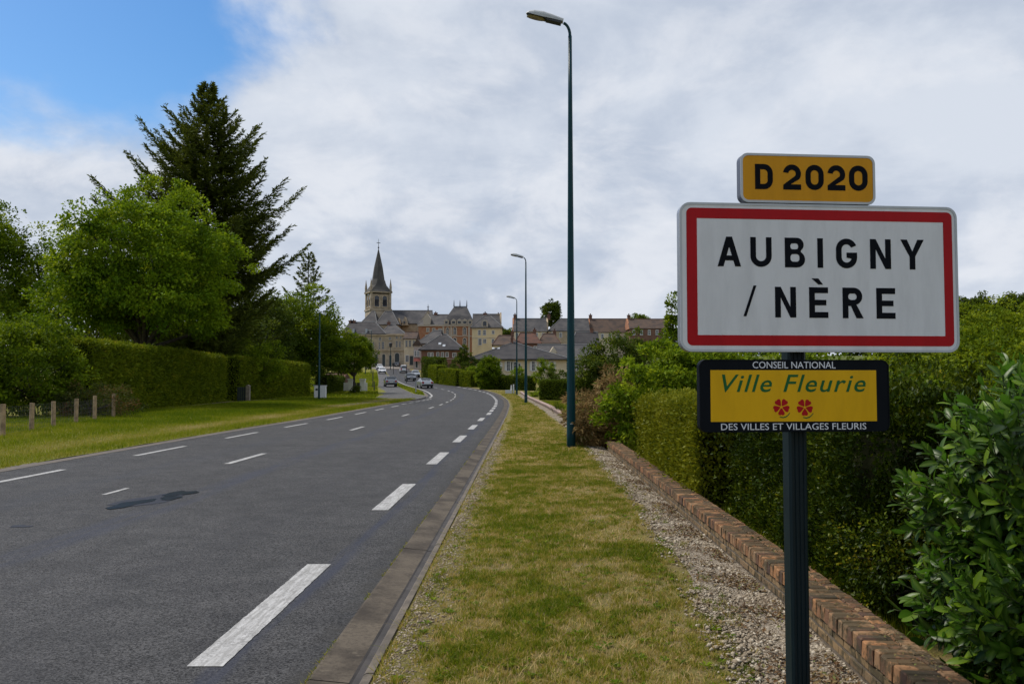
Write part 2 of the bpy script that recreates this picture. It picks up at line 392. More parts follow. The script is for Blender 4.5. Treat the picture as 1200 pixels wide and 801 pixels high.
yy = 20.2 - 6.05 * 4
while yy < 58: dash(1.02, yy, yy + 2.95, .15, LE, .006); yy += 6.1
while yy < 84: dash(.75, yy, yy + 2.2, .16, LE, .008); yy += 3.6
dash(.45, 86, 172, .2, LE, .012).name = 'edge_line'
# damp oil patches on the asphalt
M_OIL = mat('damp_stain', (.006, .0065, .007), .35, spec=.25)
M_DAMP = mat('damp_rim', (.024, .027, .036), .75, spec=.15)
def blotch(name, cx, cy, rx, ry, rot, seed, m, z):
    r = random.Random(seed); V = []; n = 28; ph = [r.uniform(0, 6.28) for _ in range(4)]
    for i in range(n):
        a = 2 * PI * i / n; q = 1 + .22 * math.sin(2 * a + ph[0]) + .16 * math.sin(3 * a + ph[1]) + .1 * math.sin(5 * a + ph[2]) + .06 * math.sin(9 * a + ph[3])
        x, y_ = rx * q * math.cos(a), ry * q * math.sin(a)
        V.append((cx + x * math.cos(rot) - y_ * math.sin(rot), cy + x * math.sin(rot) + y_ * math.cos(rot), z))
    return tag(link(name, mesh(name, V, [tuple(range(n))], m)), kind='structure')
P = Wp(184, 583, 13.0)
blotch('damp_patch', -5.42, 13.0, .27, .92, -.2, 3, M_DAMP, .004)
blotch('puddle', -5.54, 12.5, .17, .44, -.3, 5, M_OIL, .008)
blotch('puddle', -5.27, 13.62, .16, .40, -.25, 8, M_OIL, .008); blotch('puddle', -5.2, 13.1, .15, .2, -.5, 12, M_OIL, .008)
blotch('puddle', -6.05, 10.6, .12, .1, .2, 9, M_DAMP, .004)

# ------------------------------------------------------------------ foliage tools
def unit(a): return a / (np.linalg.norm(a, axis=-1, keepdims=True) + 1e-9)
def leaf_mesh(name, P, A, Nn, L, Wd, tint, m, fold=.25):
    """folded leaves: two triangles each"""
    P = np.asarray(P); n = len(P); A = unit(A); S = unit(np.cross(A, Nn)); U = np.cross(S, A)
    L = np.broadcast_to(L, (n,))[:, None]; Wd = np.broadcast_to(Wd, (n,))[:, None]
    b = P; t = P + A * L; mid = P + A * L * .48 + U * (Wd * fold)
    s1 = mid + S * Wd * .5; s2 = mid - S * Wd * .5
    V = np.stack([b, s1, t, s2], 1).reshape(-1, 3)
    i = np.arange(n)[:, None] * 4
    F = np.concatenate([i + [0, 1, 2], i + [0, 2, 3]], 1).reshape(-1, 3)
    return fast_mesh(name, V, F, m, np.repeat(tint, 4))
def sph(n, rng):
    v = rng.normal(size=(n, 3)); return unit(v)
def crown_cloud(c, rad, nclump, per, cr, rng, low=-.75, inner=.45, lump=.22):
    """leaf centres, outward directions and a tint per clump, filling a lumpy crown"""
    d = sph(nclump * 2, rng); d = d[d[:, 2] > low][:nclump]
    k = len(d)
    ph = rng.uniform(0, 6.28, 6)
    lum = 1 + lump * (np.sin(3.1 * d[:, 0] + ph[0]) * np.sin(2.7 * d[:, 1] + ph[1]) + .7 * np.sin(5.3 * d[:, 2] + ph[2] + 3 * d[:, 0]) * np.cos(4.1 * d[:, 1] + ph[3])) + rng.normal(0, .05, k)
    r = inner + (1 - inner) * rng.random(k) ** .55
    C = np.asarray(c) + d * np.asarray(rad) * (r * lum)[:, None]
    ctint = rng.normal(0, .19, k)
    q = rng.normal(size=(k, per, 3)); q = unit(q) * (rng.random((k, per, 1)) ** .45)
    size = cr * rng.uniform(.7, 1.35, (k, 1, 1))
    P = C[:, None] + q * size * np.array([1.15, 1.15, .72])
    out = unit(q * .8 + d[:, None] * .7)
    t = .5 + ctint[:, None] + rng.normal(0, .13, (k, per))
    return P.reshape(-1, 3), out.reshape(-1, 3), np.clip(t, 0, 1).ravel(), C
def orient(out, rng, up=.55, droop=.15, wild=.7):
    n = len(out)
    A = unit(out * .8 + rng.normal(size=(n, 3)) * wild - np.array([0, 0, droop]))
    Nn = unit(out * .5 + np.array([0, 0, up]) + rng.normal(size=(n, 3)) * .55)
    return A, Nn
M_BARK = mat('bark', (.05, .042, .033), .95, var=.4, scale=6, bump=.8)
M_CORE = mat('dark_core', (.014, .016, .006), .95, var=.4, scale=9, spec=.03)
G = {}
G['round'] = leaf_mat('leaves_maple', [(0, (.035, .08, .002)), (.45, (.105, .185, .005)), (.8, (.19, .28, .009)), (1, (.30, .36, .018))], .4)
G['mid'] = leaf_mat('leaves_mid', [(0, (.03, .06, .002)), (.5, (.09, .15, .004)), (1, (.22, .285, .01))], .38)
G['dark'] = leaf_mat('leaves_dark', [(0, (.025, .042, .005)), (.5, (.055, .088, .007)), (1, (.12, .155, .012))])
G['hedge'] = leaf_mat('leaves_thuja', [(0, (.045, .072, .003)), (.5, (.12, .165, .006)), (.85, (.21, .24, .011)), (1, (.26, .21, .02))], .25)
G['box'] = leaf_mat('leaves_box', [(0, (.06, .08, .003)), (.5, (.15, .165, .007)), (1, (.25, .25, .018))], .3, .45)
G['privet'] = leaf_mat('leaves_privet', [(0, (.008, .018, .001)), (.5, (.026, .046, .002)), (.85, (.10, .13, .005)), (1, (.26, .22, .012))], .25, .4)
G['lime'] = leaf_mat('leaves_lime', [(0, (.05, .09, .003)), (.5, (.125, .20, .006)), (1, (.28, .35, .018))], .42)
G['olive'] = leaf_mat('leaves_olive', [(0, (.045, .08, .003)), (.5, (.125, .18, .006)), (1, (.26, .31, .016))], .4)
G['needle'] = leaf_mat('needles', [(0, (.036, .052, .008)), (.55, (.09, .118, .013)), (1, (.19, .21, .022))], .15, .65, .15)
G['dead'] = leaf_mat('dry_foliage', [(0, (.10, .07, .02)), (.5, (.24, .165, .06)), (.8, (.36, .26, .11)), (1, (.13, .16, .02))], .3)
G['grey'] = leaf_mat('silver_leaves', [(0, (.1, .13, .11)), (1, (.2, .24, .21))], .2)

def limbs(mb, base, tops, r0, rng, fork=.35):
    for tpt in tops:
        a = Vector(base); b = Vector(tpt); mid = a.lerp(b, .5) + Vector(rng.normal(0, .06, 3)) * (b - a).length + Vector((0, 0, .08 * (b - a).length))
        mb.tube([a, a.lerp(mid, .5), mid, mid.lerp(b, .55), b], [r0, r0 * .8, r0 * .55, r0 * .35, r0 * .12], 6, False)
def tree(name, label, cat, base, crowns, trunk_h, r0, m, leaf, seed, group=None, stem='trunk', crown='crown', nl=12, wild=.7, low=-.75, lump=.22):
    """crowns: list of (centre offset from base, radii, clumps, leaves per clump, clump radius)"""
    rng = np.random.default_rng(seed); base = Vector(base)
    root = empty(name, base, label, cat, group)
    Ps, Os, Ts, Cs = [], [], [], []
    for c, rad, nc, per, cr in crowns:
        p, o, t, C = crown_cloud(c, rad, nc, per, cr, rng, low=low, lump=lump); Ps.append(p); Os.append(o); Ts.append(t); Cs.append(C)
    P = np.concatenate(Ps); O = np.concatenate(Os); T = np.concatenate(Ts); C = np.concatenate(Cs)
    keep = P[:, 2] > .03; P, O, T = P[keep], O[keep], T[keep]
    A, Nn = orient(O, rng, wild=wild)
    L = leaf[0] * rng.uniform(.65, 1.3, len(P))
    link(crown, leaf_mesh(crown, P, A, Nn, L, L * leaf[1], T, m), root)
    mb = MB(); c0 = Vector(crowns[0][0])
    top = Vector((c0.x * .25, c0.y * .25, trunk_h))
    mb.tube([(0, 0, -.2), (0, 0, .15), (top.x * .4, top.y * .4, trunk_h * .5), top], [r0 * 1.5, r0 * 1.1, r0 * .85, r0 * .7], 9)
    sel = C[rng.choice(len(C), min(nl, len(C)), replace=False)]
    limbs(mb, (top.x, top.y, top.z * .9), sel, r0 * .5, rng)
    mb.build(stem, M_BARK, root, True)
    return root
def hedge(name, label, p0, p1, width, h, m, leaf, n, seed, z=0.0, wob=.06, h1=None, group=None, shaggy=0.05, core=M_CORE):
    """clipped hedge from p0 to p1 (centre line)"""
    rng = np.random.default_rng(seed); p0 = Vector((*p0, 0)); p1 = Vector((*p1, 0)); d = p1 - p0; Ln = d.length; ang = math.atan2(d.y, d.x)
    root = empty(name, (p0.x, p0.y, z), label, 'hedge', group, ang)
    h1 = h1 or h; dz = float(prof(p1.y)) - float(prof(p0.y))
    # faces: two long sides, top, two ends
    areas = np.array([Ln * h, Ln * h, Ln * width * 1.2, width * h, width * h]); k = rng.choice(5, n, p=areas / areas.sum())
    u = rng.random(n); v = rng.random(n)
    x = np.where(k == 3, 0, np.where(k == 4, Ln, u * Ln)); hh = (h + (h1 - h) * x / Ln)
    y = np.select([k == 0, k == 1, k == 2], [-width / 2 + 0 * u, width / 2 + 0 * u, (v - .5) * width], (u - .5) * width)
    zz = np.where(k == 2, hh, v * hh)
    nrm = np.array([[0, -1, 0], [0, 1, 0], [0, 0, 1], [-1, 0, 0], [1, 0, 0]], float)[k]
    # rounded edges, uneven surface
    rr = np.minimum(.18, width * .25)
    ez = np.clip((zz - (hh - rr)) / rr, 0, 1); ey = np.clip((np.abs(y) - (width / 2 - rr)) / rr, 0, 1)
    cut = rr * .3 * ez * ey
    y = y - np.sign(y) * cut; zz = zz - cut
    surf = (fbm(x * 1.0 + seed * 3.7, zz + y * .8, 1.1) - .5) * 2 * wob + (fbm(x + seed * 1.3, zz * 1.2 + y, 3.4) - .5) * wob
    dep = surf - np.abs(rng.normal(0, .06, n)) * min(1, width) + (rng.random(n) < .06) * rng.random(n) * shaggy * 2
    P = np.stack([x, y, zz + dz * x / Ln], 1) + nrm * dep[:, None] + rng.normal(0, .02, (n, 3))
    A = unit(nrm * .65 + np.array([0, 0, .5]) + rng.normal(size=(n, 3)) * .55); Nn = unit(nrm + rng.normal(size=(n, 3)) * .6)
    T = np.clip(.48 + (fbm(x + seed, zz * 1.5 + y, 1.7) - .5) * .75 + rng.normal(0, .13, n) + .10 * (k == 2), 0, 1)  # top leaves tinted lighter, light from above put into the colour
    L = leaf[0] * rng.uniform(.6, 1.35, n)
    link('foliage', leaf_mesh('foliage', P, A, Nn, L, L * leaf[1], T, m), root)
    ins = max(.10, wob * 1.25)
    mb = MB(); nseg = max(2, int(Ln / 1.0))
    V = []; Fc = []
    for i in range(nseg + 1):
        xx = ins + (Ln - 2 * ins) * i / nseg; hz = (h + (h1 - h) * xx / Ln) - ins * 1.3; zb = dz * xx / Ln
        w = width / 2 - ins
        V += [(xx, -w, zb - .3), (xx, -w, zb + hz - .15), (xx, -w + .12, zb + hz), (xx, w - .12, zb + hz), (xx, w, zb + hz - .15), (xx, w, zb - .3)]
    for i in range(nseg):
        for c in range(5): Fc.append((i * 6 + c, i * 6 + c + 1, (i + 1) * 6 + c + 1, (i + 1) * 6 + c))
    Fc.append((0, 1, 2, 3, 4, 5)); Fc.append(tuple(nseg * 6 + c for c in (5, 4, 3, 2, 1, 0)))
    link('blocking_core', mesh('blocking_core', V, Fc, core), root)  # solid dark core added to block light, stands in for inner shade
    return root
def conifer(name, label, base, H, prof_pts, seed, m=None, lean=(0, 0), nb=150, needle=.34, dens=1.0, group=None, wid=.16, droop=.3, rise=.1):
    """whorled boughs with flat drooping sprays; prof_pts: (height fraction, reach) pairs"""
    rng = np.random.default_rng(seed); root = empty(name, base, label, 'tree', group)
    tr = MB(); tr.tube([(0, 0, -.3), (0, 0, .3), (lean[0] * .3, lean[1] * .3, H * .45), (lean[0], lean[1], H * .99)], [H * .022, H * .017, H * .010, H * .0012], 9)
    Ps, As, Ts, Ls = [], [], [], []
    hf, hr = zip(*prof_pts)
    for i in range(nb):
        f = .04 + .95 * ((i + rng.random()) / nb) ** .9
        a = i * 2.399 + rng.normal(0, .4); ln = float(np.interp(f, hf, hr)) * (rng.uniform(.55, 1.0) if rng.random() < .8 else rng.uniform(.95, 1.42)) + .2
        z0 = H * f - ln * .10; cx, cy = lean[0] * f * f, lean[1] * f * f; ns = 9; path = []
        up = rise + .45 * max(0, f - .55)
        for s in range(ns + 1):
            q = s / ns; zz = z0 + ln * (up * q - droop * (1 - .5 * f) * math.sin(min(PI, q * 2.6)) * .35 + (.20 + .15 * f) * q ** 3.2)
            path.append(Vector((cx + math.cos(a) * ln * q, cy + math.sin(a) * ln * q, zz)))
        tr.tube(path, [max(.008, H * .003 * (1 - q / (ns + .5)) * (1.2 - f)) for q in range(ns + 1)], 4, False)
        dv = np.array([math.cos(a), math.sin(a), 0]); sv = np.array([-math.sin(a), math.cos(a), 0]); PA = np.array(path)
        ntw = int((ln * 9 + 6) * dens); q = .10 + .90 * (np.arange(ntw) + rng.random(ntw)) / ntw
        pts = np.stack([np.interp(q * ns, np.arange(ns + 1), PA[:, c]) for c in range(3)], 1)
        slope = np.gradient(PA[:, 2]) / (ln / ns); sl = np.interp(q * ns, np.arange(ns + 1), slope)
        tl = ln * .34 * np.clip(1.08 - q, .05, 1) ** .8 * np.clip(q * 5, .3, 1) * rng.uniform(.55, 1.15, ntw) + .18
        sg = np.where(np.arange(ntw) % 2 == 0, -1, 1)[:, None]
        td = unit(dv * rng.uniform(.7, 1.1, (ntw, 1)) + sv * sg * rng.uniform(.5, .95, (ntw, 1)) + np.array([0, 0, 1]) * (sl[:, None] * .8 + rng.normal(-.05, .14, (ntw, 1))))
        for j in range(ntw):
            nn = max(5, int(tl[j] * 17 * dens / needle * .36)); s = (np.arange(nn) + rng.random(nn)) / nn
            pp = pts[j] + td[j] * (s * tl[j])[:, None] + np.array([0, 0, -1]) * (s * s * tl[j] * .30)[:, None] + rng.normal(0, .03, (nn, 3))
            Ps.append(pp); As.append(unit(td[j] + rng.normal(0, .42, (nn, 3)) * np.array([1, 1, .6]) + np.array([0, 0, -.22])))
            Ts.append(np.clip(.22 + .4 * s + rng.normal(0, .14, nn), 0, 1)); Ls.append(needle * rng.uniform(.6, 1.2, nn) * (1 - .25 * s))
        nt_ = 14; q2 = rng.random((nt_, 1)) * .22; pp = PA[-1] + (PA[-3] - PA[-1]) * q2 / .22 * .9 + rng.normal(0, .02, (nt_, 3)); Ps.append(pp)
        As.append(unit(unit(PA[-1] - PA[-3]) + rng.normal(0, .2, (nt_, 3)))); Ts.append(np.full(nt_, .7)); Ls.append(np.full(nt_, needle * .9))
    k = 90; zz = H * (.86 + .135 * rng.random(k)); Ps.append(np.stack([lean[0] * (zz / H) ** 2 + rng.normal(0, .06, k), lean[1] + rng.normal(0, .06, k), zz], 1)); As.append(unit(rng.normal(0, .5, (k, 3)) + np.array([0, 0, .9]))); Ts.append(np.full(k, .4)); Ls.append(np.full(k, needle * .8))
    P = np.concatenate(Ps); A = np.concatenate(As); T = np.concatenate(Ts); L = np.concatenate(Ls)
    Nn = unit(rng.normal(size=P.shape) * .8 + np.array([0, 0, .9]))
    link('crown', leaf_mesh('crown', P, A, Nn, L, L * wid, T, m or G['needle']), root)
    tr.build('trunk', M_BARK, root, True)
    return root
#@@PART2
# ------------------------------------------------------------------ town (large structure first)
M_STONE = mat('limestone', (.40, .31, .20), .9, var=.22, scale=.8)
M_STONE2 = mat('grey_stone', (.35, .28, .19), .9, var=.25, scale=.6)
M_BRICK = mat('red_brick', (.30, .12, .055), .9, col2=(.34, .17, .085), scale=1.1)
M_BRICK2 = mat('old_brick', (.20, .095, .06), .9, col2=(.15, .075, .05), scale=.7)
M_CREAM = mat('cream_render', (.66, .53, .31), .9, var=.1, scale=.4)
M_CREAM2 = mat('pale_render', (.62, .51, .34), .9, var=.12, scale=.4)
M_PINKW = mat('pinkish_render', (.45, .36, .31), .9, var=.15, scale=.5)
M_SLATE = mat('slate', (.042, .041, .043), .75, col2=(.078, .072, .068), scale=.45, spec=.25)
M_SLATE2 = mat('dark_slate', (.022, .021, .023), .75, col2=(.045, .041, .040), scale=.45, spec=.25)
M_TILE = mat('brown_tile', (.10, .068, .05), .9, col2=(.06, .047, .04), scale=.6, spec=.15)
M_TILE2 = mat('russet_tile', (.12, .06, .042), .9, col2=(.08, .05, .04), scale=.6, spec=.15)
M_WINW = mat('window_white', (.6, .58, .54), .6)
M_WINS = mat('window_stone', (.42, .36, .28), .85)
M_RLT = mat('roof_light_glass', (.42, .44, .46), .3)
M_GLASS = mat('window_glass', (.02, .024, .03), .12, spec=.6)
M_DOOR_ARCH = mat('door_and_arch_shade', (.02, .03, .03), .5)
M_RIDGE = mat('ridge_lead', (.15, .148, .145), .7)
M_ZINC = mat('zinc', (.35, .37, .40), .4, .5)

def window(par, x0, x1, z0, z1, y, arched=False, frame=None, bars=True, fw=None, door=False):
    """surround and glazing bars with a pane set behind, on the wall plane y"""
    w = x1 - x0; fw = fw or max(.14, w * .17); fm = frame or M_WINS
    mb = MB()
    mb.box(x0 - fw, x0, y - .09, y + .04, z0 - .0, z1); mb.box(x1, x1 + fw, y - .09, y + .04, z0, z1)
    mb.box(x0 - fw * 1.3, x1 + fw * 1.3, y - .14, y + .04, z0 - fw, z0)
    if not arched: mb.box(x0 - fw, x1 + fw, y - .092, y + .04, z1, z1 + fw)
    else:
        cx, r = (x0 + x1) / 2, w / 2; n = 8
        for i in range(n):
            a0, a1 = PI * i / n, PI * (i + 1) / n
            mb.prism([(cx + r * math.cos(a0), z1 + r * math.sin(a0)), (cx + (r + fw) * math.cos(a0), z1 + (r + fw) * math.sin(a0)), (cx + (r + fw) * math.cos(a1), z1 + (r + fw) * math.sin(a1)), (cx + r * math.cos(a1), z1 + r * math.sin(a1))], y - .09, y + .04)
    f = mb.build('window', fm, par)
    if arched:
        cx, r = (x0 + x1) / 2, w / 2
        poly = [(x0, z0), (x1, z0)] + [(cx + r * math.cos(PI * i / 8), z1 + r * math.sin(PI * i / 8)) for i in range(9)]
        MB().prism(poly, y - .03, y + .03).build('pane', M_DOOR_ARCH if door else M_GLASS, f)
    else: MB().box(x0, x1, y - .03, y + .03, z0, z1).build('pane', M_DOOR_ARCH if door else M_GLASS, f)
    if bars and not door:
        g = MB(); t = w * .055; cx = (x0 + x1) / 2
        g.box(cx - t, cx + t, y - .06, y - .031, z0, z1)
        for k in (1, 2): zz = z0 + (z1 - z0) * k / 3; g.box(x0, x1, y - .058, y - .0312, zz - t * .6, zz + t * .6)
        g.build('glazing_bar', M_WINW, f)
    return f
def gable_roof(par, x0, x1, y0, y1, ze, zr, m, ov=.35, hipl=0.0, hipr=0.0, name='roof'):
    """ridge along x; hipl/hipr pull the ridge ends in"""
    ym = (y0 + y1) / 2; a, b, c, d = x0 - ov, x1 + ov, y0 - ov, y1 + ov; t = .18
    V = [(a, c, ze), (b, c, ze), (b, d, ze), (a, d, ze), (a + hipl, ym, zr), (b - hipr, ym, zr),
         (a, c, ze - t), (b, c, ze - t), (b, d, ze - t), (a, d, ze - t)]
    F = [(0, 1, 5, 4), (2, 3, 4, 5), (3, 0, 4), (1, 2, 5), (9, 8, 7, 6), (0, 6, 7, 1), (1, 7, 8, 2), (2, 8, 9, 3), (3, 9, 6, 0)]
    o = link(name, mesh(name, V, F, m), par)
    rc = MB(); rc.tube([(a + hipl, ym, zr + .03), (b - hipr, ym, zr + .03)], .14, 6)
    for hx, ex in ((hipl, a), (hipr, b)):
        if hx > 1.2:
            for ey in (c, d): rc.tube([(ex + (hx if ex == a else -hx), ym, zr + .03), (ex, ey, ze + .03)], .10, 5)
    rc.build('ridge', M_RIDGE if m in (M_SLATE, M_SLATE2) else M_TILE2, o)
    return o
def gable_roof_y(par, x0, x1, y0, y1, ze, zr, m, ov=.3, hip=0.0):
    """ridge along y, gable to the viewer"""
    xm = (x0 + x1) / 2; a, b, c, d = x0 - ov, x1 + ov, y0 - ov, y1 + ov; t = .2
    V = [(a, c, ze), (xm, c + hip, zr), (b, c, ze), (a, d, ze), (xm, d, zr), (b, d, ze), (a, c, ze - t), (b, c, ze - t), (a, d, ze - t), (b, d, ze - t)]
    F = [(0, 1, 4, 3), (1, 2, 5, 4), (0, 2, 1), (3, 4, 5), (0, 3, 8, 6), (2, 7, 9, 5), (6, 8, 9, 7), (0, 6, 7, 2), (3, 5, 9, 8)]
    return link('roof', mesh('roof', V, F, m), par)
def chimney(par, x, y, z0, z1, w=.8, m=None):
    c = MB().box(x - w / 2, x + w / 2, y - w * .35, y + w * .35, z0, z1).box(x - w * .6, x + w * .6, y - w * .45, y + w * .45, z1, z1 + .2).build('chimney', m or M_BRICK2, par)
    MB().tube([(x, y, z1 + .2), (x, y, z1 + .65)], .16, 8).build('chimney_pot', M_TILE2, c)
def building(name, label, cat, px0, px1, py_e, Y, depth, wallm, z0=None, x_ext=0):
    x0, x1 = Xp(px0, Y), Xp(px1, Y); ze = Zp(py_e, Y); z0 = float(prof(Y)) - .5 if z0 is None else z0
    root = empty(name, (x0, Y, 0), label, cat)
    w = MB().box(x0 - x0, x1 - x0, 0, depth, z0, ze).build('wall', wallm, root)
    return root, (x1 - x0), ze, x0
def put_windows(root, x0, Y, lst, **kw):
    for a, b, c, d, *r in lst:
        window(root, Xp(a, Y) - x0, Xp(b, Y) - x0, Zp(d, Y), Zp(c, Y), 0, arched=bool(r and r[0]), door=bool(len(r) > 1 and r[1]), **kw)
def gable_wall(root, xa, xb, y, ze, zr, m, th=.4, name='gable'):
    return MB().prism([(xa, ze), (xb, ze), ((xa + xb) / 2, zr)], y, y + th).build(name, m, root)

# --- church
Y = 305.0; tx = Xp(442.5, Y); TW = 7.6
ch = empty('church', (tx, Y, 0), 'grey stone church with a tall pointed slate spire above the town', 'church')
tw = empty('tower', (0, 0, 0)); tw.parent = ch; tw.rotation_euler.z = math.radians(24)
zb, zs, zm = 5.0, Zp(342.5, Y), Zp(363, Y)
h = TW / 2
tm = MB().box(-h + .35, h - .35, -h + .35, h - .35, zm, zs - .9).box(-h, h, -h, h, zb, zm)
for sx in (-1, 1):
    for sy in (-1, 1): tm.box(sx * h - .75 * (sx > 0) - .0, sx * h + .75 * (sx < 0), sy * h - .75 * (sy > 0), sy * h + .75 * (sy < 0), zm + .002, zs - .45)
tm.box(-h - .3, h + .3, -h - .3, h + .3, zs - .45, zs); tm.box(-h - .25, h + .25, -h - .25, h + .25, zm - .5, zm + .1)
tm.build('shaft', M_STONE2, tw)
for face in range(4):
    for s in (-1, 1):
        o = window(tw, s * 1.45 - .82, s * 1.45 + .82, zm + .9, zs - 2.3, 0, arched=True, frame=M_STONE, bars=False, fw=.28)
        o.location = Matrix.Rotation(face * PI / 2, 3, 'Z') @ Vector((0, -h + .3, 0)); o.rotation_euler.z = face * PI / 2
        o.name = 'belfry_opening'
        lv = MB()
        for k in range(6):
            zz = zm + 1.3 + k * (zs - zm - 4.2) / 6; lv.add([(s * 1.45 - .7, -.10, zz), (s * 1.45 + .7, -.10, zz), (s * 1.45 + .7, -.035, zz + .4), (s * 1.45 - .7, -.035, zz + .4)], [(0, 1, 2, 3)])
        lv.build('louvre', M_SLATE2, o)
za = Zp(291, Y)
V = []; F = []
lev = [(zs, h + .35, 0.0), (zs + .8, h - .35, .12), (zs + 2.4, h - 1.15, .7), (zs + 4.6, h - 1.75, 1), (zs + 9, h - 2.35, 1), (za, .06, 1)]
for z, r, oc in lev:
    for k in range(8):
        a = PI / 8 + k * PI / 4; ro = r / math.cos(PI / 8); x, y_ = ro * math.cos(a), ro * math.sin(a)
        sxx, syy = math.copysign(r, x), math.copysign(r, y_)
        q = oc; V.append((x * q + sxx * (1 - q) * (1 if abs(x) > abs(y_) else 1), y_ * q + syy * (1 - q), z))
for i in range(len(lev) - 1):
    for k in range(8): F.append((i * 8 + k, i * 8 + (k + 1) % 8, (i + 1) * 8 + (k + 1) % 8, (i + 1) * 8 + k))
sp = link('spire', mesh('spire', V, F, mat('spire_slate', (.095, .088, .078), .85, col2=(.065, .062, .058), scale=.5, spec=.15)), tw)
for k in range(4):
    a = k * PI / 2
    l = MB().prism([(-.35, zs + 3.0), (.35, zs + 3.0), (.35, zs + 3.6), (0, zs + 4.5), (-.35, zs + 3.6)], -h + 1.6, -h + 2.4).build('lucarne', M_SLATE, sp); l.rotation_euler.z = a
cr = MB().tube([(0, 0, za - .5), (0, 0, za + 3.4)], [.12, .05], 6).box(-.7, .7, -.05, .05, za + 1.9, za + 2.1); cr.tube([(0, 0, za + .1), (0, 0, za + .5)], [.28, .28], 8)
cr.build('cross', M_SLATE2, tw)
for sx in (-1, 1):
    for sy in (-1, 1):
        pn = MB(); cx, cy = sx * (h - .25), sy * (h - .25)
        pn.tube([(cx, cy, zs), (cx, cy, zs + 1.5)], [.45, .42], 8); pn.tube([(cx, cy, zs + 1.5), (cx, cy, zs + 4.7)], [.48, .03], 8); pn.build('pinnacle', M_STONE2, tw)
def church_part(name, px0, px1, pe, pr, Yf, dep, m, roofm, hl=0, hr=0):
    x0, x1 = Xp(px0, Yf) - tx, Xp(px1, Yf) - tx
    w = MB().box(x0, x1, Yf - Y, Yf - Y + dep, zb, Zp(pe, Yf)).build('wall', m, ch)
    return gable_roof(ch, x0, x1, Yf - Y, Yf - Y + dep, Zp(pe, Yf), Zp(pr, Yf + dep / 2), roofm, .4, hl, hr)
church_part('nave', 449, 503, 379, 363.8, 296, 14, M_STONE, M_SLATE)
church_part('chapel', 424, 440, 378, 364.5, 292, 9, M_STONE, M_SLATE, 3.0, 1.5)
church_part('choir', 441, 466, 380, 365, 288, 10, M_STONE, M_SLATE, 2.4, 3.0)
for a, b, t in ((463.6, 469, 372), (470, 477.5, 370.8)):      # stone gables against the nave roof
    g = MB().prism([(Xp(a, 293) - tx, Zp(381, 293)), (Xp(b, 293) - tx, Zp(381, 293)), (Xp((a + b) / 2, 293) - tx, Zp(t, 293))], -12, -4).build('gablet', M_STONE, ch)
    MB().tube([(Xp((a + b) / 2, 293) - tx, -12.05, Zp(377.5, 293)), (Xp((a + b) / 2, 293) - tx, -12.2, Zp(377.5, 293))], .35, 10).build('oculus', M_GLASS, g)
xa, xb = Xp(488.5, 290) - tx, Xp(514, 290) - tx; zt, zp = Zp(382, 290), Zp(364, 290)
MB().box(xa, xb, -15, 4, zb, zt).build('transept', M_STONE, ch)
MB().prism([(xa - .2, zt), (xb + .2, zt), ((xa + xb) / 2, zp)], -15.1, -14.4).build('transept_gable', M_STONE, ch)
gable_roof_y(ch, xa + .2, xb - .2, -14.4, 4, zt - .2, zp - .5, M_SLATE, .1)
rw = MB(); cx, cz = (xa + xb) / 2, Zp(377, 290)
rw.tube([(cx, -15.12, cz), (cx, -15.25, cz)], 1.25, 16); rw.build('rose_window', M_GLASS, ch)
rr_ = MB()
for i in range(16):
    a0, a1 = 2 * PI * i / 16, 2 * PI * (i + 1) / 16
    rr_.prism([(cx + 1.2 * math.cos(a0), cz + 1.2 * math.sin(a0)), (cx + 1.65 * math.cos(a0), cz + 1.65 * math.sin(a0)), (cx + 1.65 * math.cos(a1), cz + 1.65 * math.sin(a1)), (cx + 1.2 * math.cos(a1), cz + 1.2 * math.sin(a1))], -15.3, -15.05)
rr_.build('rose_surround', M_STONE2, ch)
MB().tube([(cx, -14.8, zp), (cx, -14.8, zp + 2.2)], [.22, .05], 6).box(cx - .4, cx + .4, -14.85, -14.75, zp + 1.3, zp + 1.45).build('finial', M_SLATE2, ch)

# --- arcaded stone block at the end of the street
Y = 268.0
R, w, ze, x0 = building('arcade_building', 'long grey stone building with an arcade of arches and dark slate roof under the spire', 'building', 401, 474, 391, Y, 12, M_STONE2)
xm = Xp(451, Y) - x0
gable_roof(R, 0, xm, 0, 12, ze, Zp(377.3, Y + 6), M_SLATE2, .4, 1.5, 4.5)
gable_roof(R, xm - 1.5, w, .4, 11.5, ze - .02, Zp(380.5, Y + 6), M_SLATE, .3, 2.2, 4.2)
MB().box(-.3, w + .3, -.45, 0, ze - .55, ze - .2).build('cornice', M_STONE, R); MB().box(xm - 3.5, w + .1, -.35, 0, Zp(411, Y), Zp(409.8, Y)).build('string_course', M_STONE, R)
put_windows(R, x0, Y, [(439.5, 442.5, 416.5, 428, 1, 1), (447.8, 451.2, 416.5, 429, 1, 1), (456, 458.6, 417, 429, 1, 1), (462.6, 467.8, 416, 429.5, 1, 1)], bars=False)  # dark sheets in the open arches, inner shade put into their colour
put_windows(R, x0, Y, [(444, 446.2, 396.3, 399, 1), (455.6, 457.8, 395, 398), (463.8, 465.6, 393.8, 396.5), (468.6, 470.4, 393.8, 396.5), (455.6, 457.8, 401.5, 405.5), (463.8, 465.6, 399.5, 406.5), (467.6, 469.2, 400, 406.5), (447.4, 449.8, 400.5, 408.5), (443.7, 445, 401, 409), (432, 434, 401, 408), (436.5, 438.3, 401, 408), (425, 427, 401, 408), (418, 420, 401, 408), (432, 434, 414, 424), (425, 427, 414, 424)])
for a in (412.5, 427.5): 
    d = MB().box(Xp(a, Y) - x0, Xp(a + 2.2, Y) - x0, .2, 3, ze - .3, ze + 1.6).build('dormer', M_ZINC, R)
